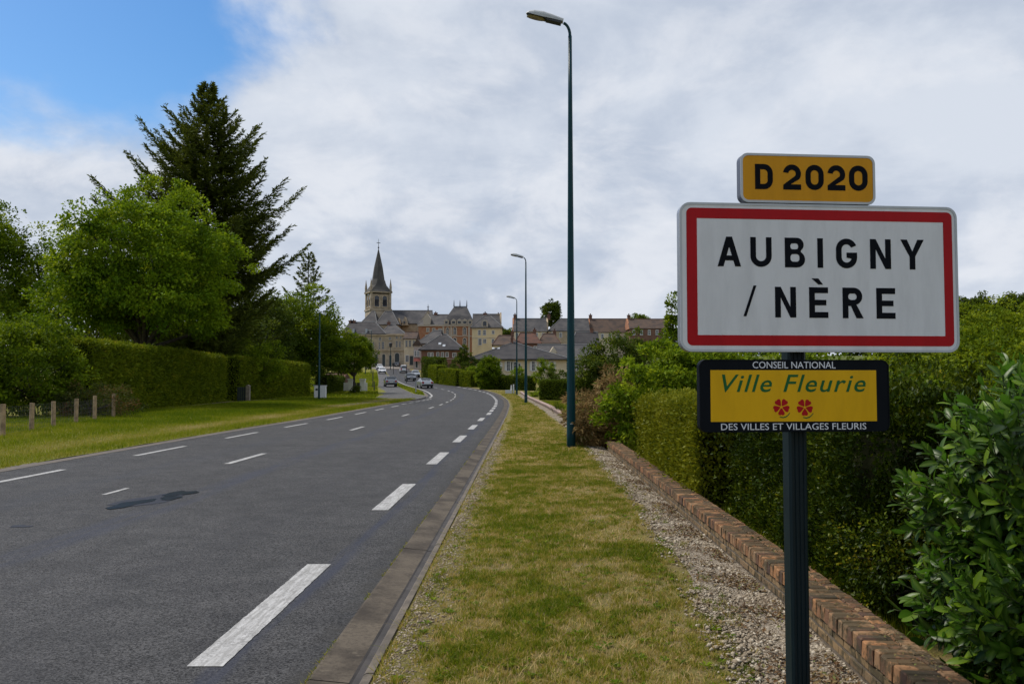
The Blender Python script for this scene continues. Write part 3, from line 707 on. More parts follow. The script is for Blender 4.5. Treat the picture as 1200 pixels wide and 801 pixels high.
for a in (406.5, 409.5): chimney(R, Xp(a, Y) - x0, 6, Zp(379, Y), Zp(374.6, Y), 1.3)
chimney(R, Xp(452, Y) - x0, 6, Zp(381, Y), Zp(376.5, Y), 1.0)
# grey fin where the roof meets the white house
# --- narrow houses left of the brick house
Y = 246.0
R, w, ze, x0 = building('town_house', 'narrow cream house with a rust tile roof beside the arcade', 'house', 473.4, 487, 396.5, Y, 9, M_CREAM2)
gable_roof(R, 0, w, 0, 9, ze, Zp(389, Y + 4.5), M_TILE, .3, 0, 0)
put_windows(R, x0, Y, [(475.3, 477, 399, 406), (479.3, 481.2, 399, 406), (484, 485.5, 399, 406), (480.2, 484, 417, 427.5, 0, 1)]); put_windows(R, x0, Y, [(475.4, 478.6, 416.5, 423.5)], frame=M_WINW)
Y = 236.0
R, w, ze, x0 = building('town_house', 'small pinkish white house left of the dark hip roofed brick house', 'house', 484.5, 493, 404, Y, 9, M_PINKW)
gable_roof_y(R, 0, w, 0, 9, ze, Zp(397, Y), M_TILE)
gable_wall(R, 0, w, 0, ze, Zp(397.3, Y), M_PINKW)
put_windows(R, x0, Y, [(486, 487.3, 411, 417), (489.2, 490.4, 411, 417), (487, 489.4, 423, 430.5, 0, 1)], frame=M_WINW)
aw = MB().add([(Xp(485, Y) - x0, -.05, Zp(419, Y)), (w, -.05, Zp(419, Y)), (w, -1.6, Zp(423.5, Y)), (Xp(485, Y) - x0, -1.6, Zp(423.5, Y))], [(0, 1, 2, 3), (3, 2, 1, 0)])
aw.build('awning', mat('rust_awning', (.22, .05, .035), .8), R)
# --- brick house with dark hipped roof
Y = 214.0
R, w, ze, x0 = building('brick_house', 'low red brick house with a dark hipped slate roof and two white roof lights', 'house', 493.5, 541.5, 409.5, Y, 14, M_BRICK2)
gable_roof(R, 0, w, 0, 14, ze, Zp(391.5, Y + 7), M_SLATE2, .7, 5.2, 5.2)
for a, b in ((514.5, 403.2), (519.8, 405.6)):                                            # roof lights lie on the slope
    zz = Zp(b, Y + 3); fy = (zz - ze) / (Zp(391.5, Y + 7) - ze) * 7.7 - .7
    MB().add([(Xp(a, Y) - x0 - .34, fy - .35, zz - .12), (Xp(a, Y) - x0 + .34, fy - .35, zz - .12), (Xp(a, Y) - x0 + .34, fy + .25, zz + .42), (Xp(a, Y) - x0 - .34, fy + .25, zz + .42)], [(0, 1, 2, 3)]).build('roof_light', M_RLT, R)
put_windows(R, x0, Y, [(501.6, 504, 413.2, 417.2), (505.6, 507.2, 413.2, 417.2), (512, 514, 413, 417.5), (517.3, 519.6, 413, 417.5), (522.6, 525, 413, 417.5), (530.8, 534, 413.6, 418)], frame=M_WINW)
MB().box(-.06, w + .06, -.12, 0, Zp(420.6, Y), Zp(420, Y)).build('string_course', M_WINS, R)
MB().prism([(Xp(512, Y) - x0, Zp(395, Y)), (Xp(517.5, Y) - x0, Zp(395, Y)), (Xp(514.8, Y) - x0, Zp(389.2, Y))], 6.2, 7.6).build('roof_gablet', M_PINKW, R)
MB().tube([(Xp(515, Y) - x0, 7, Zp(391.5, Y)), (Xp(515, Y) - x0, 7, Zp(384, Y))], [.35, .05], 8).build('finial', M_SLATE2, R)
# long slate roof behind it
Y = 238.0
R, w, ze, x0 = building('grey_roofed_house', 'house with a long grey slate roof just behind the brick house', 'house', 489, 517, 402, Y, 12, M_PINKW)
gable_roof(R, 0, w, 0, 12, ze, Zp(387, Y + 6), M_SLATE, .4, 4.5, .5)
# --- brick mansion with pavilion roof
Y = 272.0
R, w, ze, x0 = building('brick_mansion', 'three storey brick mansion with a steep grey pavilion roof and dormers', 'mansion', 490, 553, 380.3, Y, 14, M_BRICK, z0=6)
MB().box(-.25, w + .25, -.4, 0, ze - .5, ze).build('cornice', M_WINS, R)
px_a = Xp(520, Y) - x0
zt = Zp(359.7, Y + 6)
V = [(px_a, -.5, ze), (w + .3, -.5, ze), (w + .3, 14.3, ze), (px_a, 14.3, ze), (Xp(532, Y + 6) - x0, 5, zt), (Xp(547, Y + 6) - x0, 5, zt), (Xp(547, Y + 6) - x0, 9, zt), (Xp(532, Y + 6) - x0, 9, zt)]
mid = []
for i in range(4):
    a, b = Vector(V[i]), Vector(V[i + 4]); q = a.lerp(b, .36); q.z = a.z + (b.z - a.z) * .48; mid.append(tuple(q))
V = V[:4] + mid + V[4:]
F = [(i, (i + 1) % 4, (i + 1) % 4 + 4, i + 4) for i in range(4)] + [(i + 4, (i + 1) % 4 + 4, (i + 1) % 4 + 8, i + 8) for i in range(4)] + [(8, 9, 10, 11)]
rf = link('pavilion_roof', mesh('pavilion_roof', V, F, M_SLATE), R)
MB().box(Xp(532, Y + 6) - x0, Xp(547, Y + 6) - x0, 4.9, 5.1, zt, zt + .25).build('crest', M_ZINC, rf)
for a in (532, 539, 547): MB().tube([(Xp(a, Y + 6) - x0, 5, zt), (Xp(a, Y + 6) - x0, 5, zt + 2.2)], [.2, .05], 6).build('finial', M_SLATE2, rf)
gable_roof(R, 0, px_a + .6, 0, 14, ze - .02, Zp(368.5, Y + 7), M_SLATE, .35, 3, 0)
for a, b in ((521.6, 524.4), (529.8, 533.2), (536.6, 540), (542.8, 546.6), (549.6, 552)):
    xa, xb = Xp(a, Y) - x0, Xp(b, Y) - x0; d = MB().box(xa - .35, xb + .35, -.55, 3.5, ze + .05, Zp(375.8, Y)).prism([(xa - .5, Zp(375.8, Y)), (xb + .5, Zp(375.8, Y)), ((xa + xb) / 2, Zp(373.2, Y))], -.6, 3.5).build('dormer', M_WINS, R)
    MB().box(xa, xb, -.62, -.5, ze + .35, Zp(376.4, Y)).build('pane', M_GLASS, d)
xa = Xp(500, Y) - x0; MB().prism([(xa - 1.1, ze + .02), (xa + 1.1, ze + .02), (xa + 1.1, ze + 2.2), (xa, ze + 3.6), (xa - 1.1, ze + 2.2)], -.5, 4).build('dormer', M_WINS, R)
put_windows(R, x0, Y, [(523, 525.6, 385.3, 391.6, 1), (531.4, 534.2, 385, 391.6, 1), (543, 545.8, 385, 391.6, 1), (531.2, 534.4, 397.5, 402, 1), (543, 545.8, 397.5, 403, 1), (500.4, 502, 384.8, 388), (507, 509, 385, 390), (514.5, 516.5, 385.5, 391), (499, 501, 393, 399), (514, 516, 396, 401)], fw=.3)
MB().box(Xp(521, Y) - x0, w + .06, -.14, 0, Zp(394.2, Y), Zp(393.2, Y)).build('string_course', M_WINS, R)
for a in (519.4, 528.6, 549.5): MB().box(Xp(a, Y) - x0 - .3, Xp(a, Y) - x0 + .3, -.12, 0, 6, ze - .5).build('quoin', M_WINS, R)
chimney(R, Xp(508, Y) - x0, 7, Zp(369, Y), Zp(365, Y), 1.1)
# --- cream building
Y = 252.0
R, w, ze, x0 = building('cream_building', 'tall cream rendered building with slate roof and round dormer beside the brick mansion', 'building', 553, 588, 383.4, Y, 13, M_CREAM, z0=5)
gable_roof(R, 0, Xp(585, Y) - x0, 5, 13, Zp(381, Y), Zp(368, Y + 9), M_SLATE, .2)
gable_roof(R, 0, w, 0, 10, ze, Zp(369.8, Y + 5), M_SLATE, .45, 4.0, 4.0)
MB().prism([(5, ze), (13.2, ze), (9, Zp(366, Y + 9))], 0, .5).build('stepped_gable', M_STONE, R).matrix_basis = Matrix.Translation((Xp(585, Y) - x0 + .55, 0, 0)) @ Matrix.Rotation(PI / 2, 4, 'Z')
MB().box(-.15, w + .15, -.25, 0, ze - .45, ze - .05).build('cornice', M_WINS, R)
xa = Xp(568, Y) - x0
dm = MB().prism([(xa - .95, ze), (xa + .95, ze), (xa + .95, ze + 1.3)] + [(xa + .95 * math.cos(PI * i / 8), ze + 1.3 + .95 * math.sin(PI * i / 8)) for i in range(1, 9)], -.3, 3).build('dormer', M_WINS, R)
MB().prism([(xa - .5, ze + .4), (xa + .5, ze + .4)] + [(xa + .5 * math.cos(PI * i / 8), ze + 1.3 + .5 * math.sin(PI * i / 8)) for i in range(9)], -.36, -.2).build('pane', M_GLASS, dm)
put_windows(R, x0, Y, [(560.6, 563, 386.8, 392.3), (566.4, 569, 386.8, 392.3), (576.8, 579, 387.5, 391), (560.8, 564, 397, 404), (566.4, 569.4, 397.4, 401.8), (576.6, 579, 397.4, 402)], frame=M_WINW)
MB().box(-.05, w + .05, -.12, 0, Zp(396.2, Y), Zp(395.7, Y)).build('string_course', M_WINS, R)
chimney(R, Xp(567.3, Y) - x0, 9, Zp(370, Y), Zp(364.6, Y), 1.0); chimney(R, Xp(583.3, Y) - x0, 9, Zp(370, Y), Zp(365.6, Y), .9, M_STONE)
# --- long cream house
Y = 152.0
R, w, ze, x0 = building('cream_house', 'long low cream house with a grey hipped slate roof behind the roadside hedge', 'house', 553, 664, 420.5, Y, 13, M_CREAM2, z0=.2)
gable_roof(R, 0, w, 0, 13, ze, Zp(401.5, Y + 6.5), M_SLATE2, .8, 8.0, 10.0)
put_windows(R, x0, Y, [(594.2, 597.4, 423, 434), (602, 604.6, 424, 435), (606.4, 609.6, 426, 438, 0, 1), (623.6, 626.5, 423, 434), (634, 637.5, 423.5, 433), (645, 648.6, 423.5, 433), (561, 564, 423, 430), (583, 586, 424, 431)], frame=M_WINW)
for a, b, c, d in ((594.2, 597.4, 423, 434), (602, 604.6, 424, 435), (623.6, 626.5, 423, 434), (634, 637.5, 423.5, 433), (645, 648.6, 423.5, 433), (583, 586, 424, 431)):
    for q in (a - 2.9, b + .9):
        MB().box(Xp(q, Y) - x0, Xp(q + 2.0, Y) - x0, -.11, -.03, Zp(d, Y), Zp(c, Y)).build('shutter', M_WINW, R)
for a, b in ((577.4, 408), (583.8, 408)):
    zz = Zp(b, Y + 3.6); sl = (Zp(401.5, Y + 6.5) - ze) / 7.3; fy = (zz - ze) / sl - .8
    MB().add([(Xp(a, Y) - x0 - .22, fy - .3, zz - .3 * sl + .06), (Xp(a, Y) - x0 + .22, fy - .3, zz - .3 * sl + .06), (Xp(a, Y) - x0 + .22, fy + .3, zz + .3 * sl + .06), (Xp(a, Y) - x0 - .22, fy + .3, zz + .3 * sl + .06)], [(0, 1, 2, 3)]).build('roof_light', M_RLT, R)
chimney(R, Xp(600, Y) - x0, 6.5, Zp(403, Y), Zp(405, Y) + 1.5, .5)
Y = 165.0
R, w, ze, x0 = building('gabled_house', 'pale house with a grey roof and small wall dormer right of the long cream house', 'house', 628, 700, 421.5, Y, 12, M_PINKW, z0=.5)
gable_roof(R, 0, w, 0, 12, ze, Zp(404, Y + 6), M_SLATE, .5, 1, 1)
xa, xb = Xp(645, Y) - x0, Xp(652, Y) - x0
MB().box(xa, xb, -.3, 5, ze + .3, Zp(413, Y)).prism([(xa - .2, Zp(413, Y)), (xb + .2, Zp(413, Y)), ((xa + xb) / 2, Zp(406, Y))], -.35, 5).build('dormer', M_CREAM2, R)
put_windows(R, x0, Y, [(636.5, 640.5, 425, 436), (650.5, 656.5, 424, 437), (661, 666, 424.5, 433), (676, 680, 425, 434)], frame=M_WINW)
# --- second row, brown roofs
for a, b, pe, pr, Y, mt, wm, lab in ((578, 606, 404, 393, 200, M_TILE, M_CREAM2, 'house with a low brown tiled roof behind the long cream house'), (604, 633, 402, 390, 204, M_TILE2, M_BRICK2, 'house with a russet tiled roof left of the tall lamp post'),
                                (632, 656, 402, 391, 207, M_TILE, M_CREAM2, 'brown roofed house seen between the second and the tall lamp post'), (671, 702, 404, 389, 210, M_SLATE2, M_CREAM2, 'dark roofed house right of the tall lamp post, below the long terrace')):
    R, w, ze, x0 = building('town_house', lab, 'house', a, b, pe, Y, 10, wm, z0=3)
    gable_roof(R, 0, w, 0, 10, ze, Zp(pr, Y + 5), mt, .3, 1.5, 1.5 if mt is not M_SLATE2 else 0)
    chimney(R, w * .8, 5, Zp(pr, Y + 5) - 1, Zp(pr, Y + 5) + .6, .8)
    put_windows(R, x0, Y, [(a + 4, a + 6.4, pe + 4, pe + 9), (a + 12, a + 14.4, pe + 4, pe + 9), (b - 7, b - 4.6, pe + 4, pe + 9)], frame=M_WINW)
# --- the long terrace on the right
for a, b, pe, pr, Y, mt, wm, lab, hl, hr in ((602, 640.5, 388, 373.3, 246, M_SLATE, M_CREAM2, 'slate roofed terrace house at the left end of the long row below the cedar', 0, 0), (642.5, 691, 387.5, 373.4, 248, M_SLATE, M_STONE, 'terrace house with a wide slate roof and hipped end behind the tall lamp post', 4, 0),
                                             (692.5, 738, 389, 373.6, 250, M_TILE, M_CREAM2, 'terrace house with a long brown roof right of the tall lamp post', 0, 0), (738.5, 784, 384.5, 373.8, 244, M_TILE, M_BRICK2, 'brick gabled terrace house at the right end of the row beside the town sign', 0, 0)):
    R, w, ze, x0 = building('terrace_house', lab, 'house', a, b, pe, Y, 10, wm, z0=6)
    gable_roof(R, 0, w, 0, 10, ze, Zp(pr, Y + 5), mt, .15, hl, hr)
    g = MB().prism([(0, ze - .2), (10, ze - .2), (5, Zp(pr, Y + 5) + .25)], 0, .45).build('gable', M_BRICK if wm is not M_STONE else M_STONE, R); g.matrix_basis = Matrix.Translation((.1, 0, 0)) @ Matrix.Rotation(PI / 2, 4, 'Z')
    chimney(R, .4, 5, Zp(pr, Y + 5) - .3, Zp(pr, Y + 5) + 1.0, .9)
    n = 5
    put_windows(R, x0, Y, [(a + (b - a) * (k + .5) / n - 1.1, a + (b - a) * (k + .5) / n + 1.1, pe + 2.4, pe + 7.5) for k in range(n)], frame=M_WINW)
# small houses left, behind the street tree
Y = 135.0
R, w, ze, x0 = building('red_roofed_house', 'small white house with red tiled roof half hidden behind the left hedge', 'house', 378, 399, 447, Y, 8, M_CREAM, z0=.4)
gable_roof(R, 0, w, 0, 8, ze, Zp(437, Y + 4), M_TILE2, .3)
put_windows(R, x0, Y, [(388, 390, 449, 454), (394, 396, 449, 454)], frame=M_WINW)
# white gate piers under the street tree
M_WHITE = mat('white_paint', (.62, .62, .60), .7, var=.06, scale=2)
gp = empty('gate_wall', (Xp(418, 106), 106, float(prof(106))), 'white garden wall with two gate piers under the round street tree', 'wall')
for a in (-.75, .75): MB().box(a - .3, a + .3, -.3, .3, -.2, 1.55).box(a - .36, a + .36, -.36, .36, 1.55, 1.7).build('pier', M_WHITE, gp)
MB().box(-1.6, -1.05, -.12, .12, -.2, 1.2).box(1.05, 1.3, -.12, .12, -.2, 1.2).build('wall', M_WHITE, gp)
MB().box(-.44, -.03, -.05, .02, .05, 1.2).build('gate', M_DOOR_ARCH, gp); MB().box(.03, .44, -.05, .02, .05, 1.2).build('gate', M_DOOR_ARCH, gp)

# ------------------------------------------------------------------ left side planting
maple = tree('deciduous_tree', 'big round bright green maple in front of the tall conifer, above the left hedge', 'tree', (Xp(160, 55), 56, 0),
     [((0, 0, 9.3), (6.1, 5.6, 4.8), 520, 95, .62), ((1.5, -2, 6.6), (4.6, 4, 2.6), 150, 85, .6), ((-2.8, -1, 7.2), (4.2, 4, 3.2), 150, 85, .6)], 4.2, .3, G['round'], (.21, .62), 11, nl=22, lump=.16)
conifer('conifer_tree', 'very tall dark conifer with drooping boughs, tallest tree on the left', (Xp(236, 74), 74, 0), 27.9, ((0, 3.2), (.15, 5.2), (.3, 6.4), (.45, 6.9), (.62, 6.0), (.74, 4.5), (.82, 3.0), (.88, 1.8), (.93, .95), (.97, .45), (1, .1)), 5, lean=(.1, .2), nb=370, needle=.44, dens=.95, wid=.28)
tree('deciduous_tree', 'dark loose tree cut off by the left edge of the photo', 'tree', (Xp(-14, 62), 62, 0), [((0, 0, 9.5), (4.0, 3.6, 5.2), 240, 90, .75), ((.5, -1, 4.5), (4, 3, 3.5), 120, 85, .8)], 5, .26, G['mid'], (.24, .55), 12, nl=16, lump=.3)
tree('shrub', 'large leafy shrub behind the wooden fence posts at the left edge', 'shrub', (Xp(40, 39), 39, 0), [((-.4, 0, 2.4), (2.3, 2.2, 2.3), 200, 80, .42), ((-3, 0, 2.2), (2.4, 2, 2.3), 120, 80, .42)], 1.2, .12, G['mid'], (.17, .55), 13, stem='stems', crown='foliage', low=-1)
tree('shrub', 'low scrubby bush with reddish tips at the foot of the left hedge', 'shrub', (Xp(100, 38), 38.5, 0), [((0, 0, .7), (2.4, .9, .9), 90, 60, .3)], .4, .05, leaf_mat('leaves_scrub', [(0, (.03, .045, .01)), (.55, (.07, .085, .015)), (1, (.17, .075, .03))]), (.12, .35), 14, stem='stems', crown='foliage', low=-1)
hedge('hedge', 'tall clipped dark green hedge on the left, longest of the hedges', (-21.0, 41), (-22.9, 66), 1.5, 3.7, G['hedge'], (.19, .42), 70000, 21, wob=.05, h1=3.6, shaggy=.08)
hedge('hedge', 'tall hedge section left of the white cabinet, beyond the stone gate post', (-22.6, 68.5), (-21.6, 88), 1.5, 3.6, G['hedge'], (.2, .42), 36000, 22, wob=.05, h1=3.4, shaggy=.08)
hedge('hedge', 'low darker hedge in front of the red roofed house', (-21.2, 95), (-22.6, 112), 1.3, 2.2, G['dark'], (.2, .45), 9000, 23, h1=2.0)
tree('shrub', 'yellow green sprouting shrub above the left hedge', 'shrub', (Xp(300, 74), 74, 0), [((0, 0, 3.4), (2.2, 1.6, 2.0), 70, 60, .4)], 2, .09, G['lime'], (.2, .5), 15, stem='stems', crown='foliage')
tree('deciduous_tree', 'broad green tree rising above the far end of the left hedge', 'tree', (Xp(352, 98), 98, 0), [((-.3, 0, 6.9), (5.2, 4.6, 4.6), 330, 85, .72), ((2.6, -1, 4.4), (3.6, 3, 2.8), 110, 80, .66), ((-4, 0, 5.5), (4, 3.6, 3.8), 130, 80, .7)], 3.6, .26, G['mid'], (.27, .6), 16, nl=18, lump=.24)
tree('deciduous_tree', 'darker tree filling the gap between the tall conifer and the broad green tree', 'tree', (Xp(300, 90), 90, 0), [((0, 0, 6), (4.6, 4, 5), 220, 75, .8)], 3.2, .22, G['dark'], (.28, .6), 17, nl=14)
conifer('conifer_tree', 'small pointed conifer top showing behind the broad green tree', (Xp(360, 130), 130, .5), 20.6, ((0, 4), (.5, 3.4), (.8, 1.9), (.93, .8), (1, .1)), 9, nb=90, needle=.6, dens=.5, wid=.3)
tree('deciduous_tree', 'small round street tree in front of the arcaded building', 'tree', (Xp(415, 101), 101, .1), [((0, 0, 4.6), (2.5, 2.4, 2.55), 300, 90, .42)], 2.3, .17, G['mid'], (.17, .6), 18, nl=14, lump=.12)
tree('shrub', 'dark low bush between the white gate piers', 'shrub', (Xp(417, 99), 99, .1), [((0, 0, .45), (.7, .6, .5), 26, 45, .25)], .3, .04, G['dark'], (.14, .6), 19, stem='stems', crown='foliage', low=-1)
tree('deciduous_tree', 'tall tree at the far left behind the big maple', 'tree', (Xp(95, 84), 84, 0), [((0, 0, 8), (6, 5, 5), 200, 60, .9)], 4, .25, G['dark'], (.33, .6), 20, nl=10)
tree('deciduous_tree', 'dark tree behind the left hedge, below the tall conifer', 'tree', (Xp(225, 78), 80, 0), [((0, 0, 5), (6, 4, 4), 160, 70, .8)], 3, .22, G['dark'], (.3, .6), 24, nl=8)

# ------------------------------------------------------------------ right side planting
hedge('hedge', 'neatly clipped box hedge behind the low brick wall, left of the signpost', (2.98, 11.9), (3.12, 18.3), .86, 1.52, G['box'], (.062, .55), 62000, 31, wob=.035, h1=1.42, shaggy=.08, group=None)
tree('shrub', 'fresh light green shrub above and behind the clipped box hedge', 'shrub', (3.95, 21.5, 0), [((.25, 0, 1.75), (1.2, 1.1, 1.0), 130, 70, .2), ((-.9, .4, 1.1), (.8, .9, 1.0), 60, 65, .2), ((1.3, .3, 1.8), (.9, .9, .85), 70, 65, .2)], .8, .06, G['lime'], (.12, .5), 32, nl=16, stem='stems', crown='foliage', low=-1, lump=.28)
tree('shrub', 'brown half dead shrub sprawling over the end of the brick wall', 'shrub', (2.55, 23.9, 0), [((.1, 0, .85), (.95, .9, .85), 120, 75, .18), ((-.55, -.9, .55), (.5, .5, .55), 40, 70, .14), ((.3, .2, 1.65), (.4, .4, .55), 26, 55, .15)], .4, .05, G['dead'], (.17, .2), 33, nl=24, stem='stems', crown='foliage', low=-1, wild=.5)
tree('shrub', 'dark evergreen shrub behind the brown bush, right of the tall lamp post', 'shrub', (Xp(722, 46), 47, 0), [((0, 0, 2.3), (1.9, 1.8, 2.0), 170, 75, .34), ((-1.3, 0, 1.5), (1.2, 1.2, 1.4), 60, 70, .32), ((1.6, 1, 2.5), (1.4, 1.2, 1.7), 80, 70, .32)], 1.2, .12, G['dark'], (.16, .5), 34, nl=14, stem='stems', crown='foliage', low=-1, lump=.3)
tree('deciduous_tree', 'slender upright tree half hidden by the left side of the big town sign', 'tree', (Xp(797, 33), 33, 0), [((0, 0, 2.5), (.75, .7, 2.0), 75, 50, .22), ((-.25, 0, 3.9), (.22, .25, .75), 18, 36, .13)], 2.6, .06, G['mid'], (.13, .5), 35, nl=16, lump=.35)
def big_shrub(lab, px, Y, zc, rx, rz, m, seed, nc=200, leaf=(.12, .5), per=75, cr=.24, extra=()):
    return tree('shrub', lab, 'shrub', (Xp(px, Y), Y, 0), [((0, 0, zc), (rx, rx * .9, rz), nc, per, cr)] + list(extra), zc * .5, .07, m, leaf, seed, nl=16, stem='stems', crown='foliage', low=-1, lump=.15)
big_shrub('rounded olive green bush right of the town sign, below the distant trees', 1165, 21, 1.65, 1.6, 1.45, G['olive'], 41, 240, (.115, .5), 85, .24)
big_shrub('olive green bush behind the lower right corner of the town sign', 1080, 24, 1.7, 1.7, 1.35, G['olive'], 42, 210, (.12, .5), 85, .26)
big_shrub('wide olive bush at the right edge of the photo, beyond the laurel', 1260, 17, 1.55, 1.7, 1.35, G['olive'], 43, 190, (.11, .5), 80, .24)
big_shrub('dark green bush directly behind the flower town panel', 930, 17, 1.25, 1.5, 1.1, G['mid'], 44, 200, (.1, .5), 80, .22)
big_shrub('mid green bush behind the clipped hedge and left end of the flower town panel', 850, 26, 1.6, 1.6, 1.3, G['lime'], 45, 170, (.13, .5), 75, .26)
big_shrub('dark bush behind the ragged privet hedge', 1020, 13.5, 1.1, 1.4, 1.0, G['mid'], 46, 170, (.085, .5), 80, .2)
tree('deciduous_tree', 'far round tree on the skyline just right of the town sign', 'tree', (Xp(1146, 90), 90, 0), [((0, 0, 9.0), (2.3, 2.2, 1.7), 150, 75, .45)], 4, .2, G['dark'], (.22, .6), 47, nl=10)
tree('deciduous_tree', 'far round tree on the skyline at the right edge', 'tree', (Xp(1190, 88), 88, 0), [((0, 0, 8.9), (1.9, 1.9, 1.7), 130, 75, .42)], 4, .2, G['dark'], (.22, .6), 48, nl=10)
tree('deciduous_tree', 'broad olive tree band below the skyline at the far right', 'tree', (Xp(1175, 62), 62, 0), [((0, 0, 4.2), (7.5, 3, 3.2), 330, 80, .6)], 2, .2, G['olive'], (.22, .55), 49, nl=10)
big_shrub('mid green bush far behind the lower right corner of the town sign', 1135, 42, 2.6, 3.0, 1.9, G['mid'], 54, 240, (.18, .55), 80, .45)
so_ = MB()
for (xa, ya), (xb, yb) in (((-20.2, 41), (-22.0, 66)), ((-21.7, 68.5), (-20.6, 88))):
    so_.add([(xa, ya, .14), (xa + .75, ya, .145), (xb + .75, yb, .145), (xb, yb, .14)], [(0, 1, 2, 3)])
tag(so_.build('soil_strip', M_SOIL), kind='structure')
# ragged privet hedge and boxwood ball behind the sign
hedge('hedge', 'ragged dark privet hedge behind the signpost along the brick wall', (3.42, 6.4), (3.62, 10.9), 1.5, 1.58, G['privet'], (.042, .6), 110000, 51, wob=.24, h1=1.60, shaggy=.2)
tree('shrub', 'small dark rounded boxwood bush beside the brick wall, left of the laurel', 'shrub', (2.98, 6.35, 0), [((0, 0, .62), (.52, .62, .46), 190, 70, .10)], .3, .03, G['privet'], (.034, .6), 52, nl=10, stem='stems', crown='foliage', low=-1, lump=.1)
# roadside hedges in the middle distance (right)
HG = None
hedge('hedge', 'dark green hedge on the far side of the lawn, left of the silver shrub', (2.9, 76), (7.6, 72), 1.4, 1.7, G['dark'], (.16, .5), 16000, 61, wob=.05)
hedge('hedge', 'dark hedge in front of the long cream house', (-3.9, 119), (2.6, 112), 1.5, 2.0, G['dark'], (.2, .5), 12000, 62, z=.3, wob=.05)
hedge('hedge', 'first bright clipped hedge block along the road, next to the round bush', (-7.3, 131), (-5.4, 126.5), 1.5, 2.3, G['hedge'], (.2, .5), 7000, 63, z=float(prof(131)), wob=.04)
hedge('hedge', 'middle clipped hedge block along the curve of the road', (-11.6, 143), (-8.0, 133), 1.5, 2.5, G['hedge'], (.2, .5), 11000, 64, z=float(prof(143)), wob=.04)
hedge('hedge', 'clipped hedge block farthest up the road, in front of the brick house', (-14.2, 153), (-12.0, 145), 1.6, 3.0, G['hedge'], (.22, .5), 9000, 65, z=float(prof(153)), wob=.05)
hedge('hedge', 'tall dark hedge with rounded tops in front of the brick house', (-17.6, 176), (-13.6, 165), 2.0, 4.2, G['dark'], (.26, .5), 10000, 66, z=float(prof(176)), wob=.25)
tree('shrub', 'round clipped dark bush beside the road, in front of the long cream house', 'shrub', (Xp(573, 116), 117, .2), [((0, 0, 2.3), (1.75, 1.7, 2.5), 300, 85, .34)], 1.4, .12, G['mid'], (.18, .5), 67, nl=8, stem='stems', crown='foliage', low=-1, lump=.08)
tree('shrub', 'pointed dark evergreen between the brick house and the long cream house', 'shrub', (Xp(541, 150), 150, 1.2), [((0, 0, 2.4), (2.6, 2, 2.6), 120, 70, .45), ((.4, 0, 4.8), (.9, .9, 1.9), 40, 60, .3)], 2.6, .14, G['dark'], (.24, .5), 68, nl=8, stem='stems', crown='foliage', low=-1)
tree('shrub', 'yellow green bush right of the pointed evergreen', 'shrub', (Xp(552, 142), 142, 1), [((0, 0, 1.6), (1.1, 1, 1.5), 50, 60, .35)], 1, .08, G['lime'], (.2, .5), 69, nl=6, stem='stems', crown='foliage', low=-1)
tree('shrub', 'leafy bush against the wall between the second and the tall lamp post', 'shrub', (Xp(638, 100), 100, 0), [((0, 0, 2.0), (1.3, 1.2, 2.2), 90, 65, .32)], 1.2, .09, G['mid'], (.17, .5), 70, nl=6, stem='stems', crown='foliage', low=-1)
tree('shrub', 'dark bush just left of the tall lamp post, above the lawn hedge', 'shrub', (Xp(656, 92), 92, 0), [((0, 0, 1.5), (1.7, 1.2, 1.6), 80, 65, .32)], .9, .09, G['dark'], (.17, .5), 71, nl=6, stem='stems', crown='foliage', low=-1)
tree('shrub', 'small light bush under the window of the long cream house', 'shrub', (Xp(607, 140), 140, .6), [((0, 0, 2.0), (1.5, 1, 1.4), 50, 60, .35)], 1, .08, G['lime'], (.2, .5), 72, nl=6, stem='stems', crown='foliage', low=-1)
tree('shrub', 'silver grey wispy shrub at the end of the lawn hedge', 'shrub', (Xp(711, 62), 62, 0), [((0, 0, .6), (.45, .4, .75), 40, 55, .16)], .4, .03, G['grey'], (.12, .25), 73, nl=6, stem='stems', crown='foliage', low=-1)
tree('shrub', 'low yellow green plant strip at the far end of the low wall', 'shrub', (Xp(628, 88), 88, 0), [((0, 0, .25), (1.1, .7, .35), 50, 50, .18)], .2, .02, G['lime'], (.12, .5), 74, nl=4, stem='stems', crown='foliage', low=-1)
tree('cedar_tree', 'dark spreading cedar standing on the skyline behind the slate terrace roofs', 'tree', (Xp(646, 285), 285, 8), [((0, 0, 16.8), (3.3, 3, 3.5), 95, 50, .8), ((0, 0, 13.4), (3.6, 3, 1.6), 50, 50, .8)], 12, .3, G['dark'], (.6, .5), 15, nl=14, lump=.3)
tree('deciduous_tree', 'small round tree on the skyline behind the brown terrace roofs', 'tree', (Xp(749, 275), 275, 9), [((0, 0, 10.2), (5.0, 4, 3.4), 120, 60, .9)], 6, .3, G['mid'], (.5, .6), 76, nl=8)
for k, (a, Y, zz, lab) in enumerate(((590, 300, 9.5, 'dark tree in the gap between the cream building and the terrace row'), (598, 292, 8.5, 'lower dark tree at the left end of the terrace row'))):
    tree('deciduous_tree', lab, 'tree', (Xp(a, Y), Y, 7), [((0, 0, zz), (3.4, 3, 3.4), 90, 55, .8)], 5, .3, G['dark'], (.5, .6), 77 + k, nl=6)
rw_ = np.random.default_rng(90); Pw, Ow, Tw = [], [], []
for c, rad, nc in (((-160, 330, 12), (110, 8, 9), 420), ((150, 330, 13), (140, 8, 9), 480)):
    p, o, t, C = crown_cloud(c, rad, nc, 60, 3.0, rw_); Pw.append(p); Ow.append(o); Tw.append(t)
Pw = np.concatenate(Pw); Aw, Nw = orient(np.concatenate(Ow), rw_)
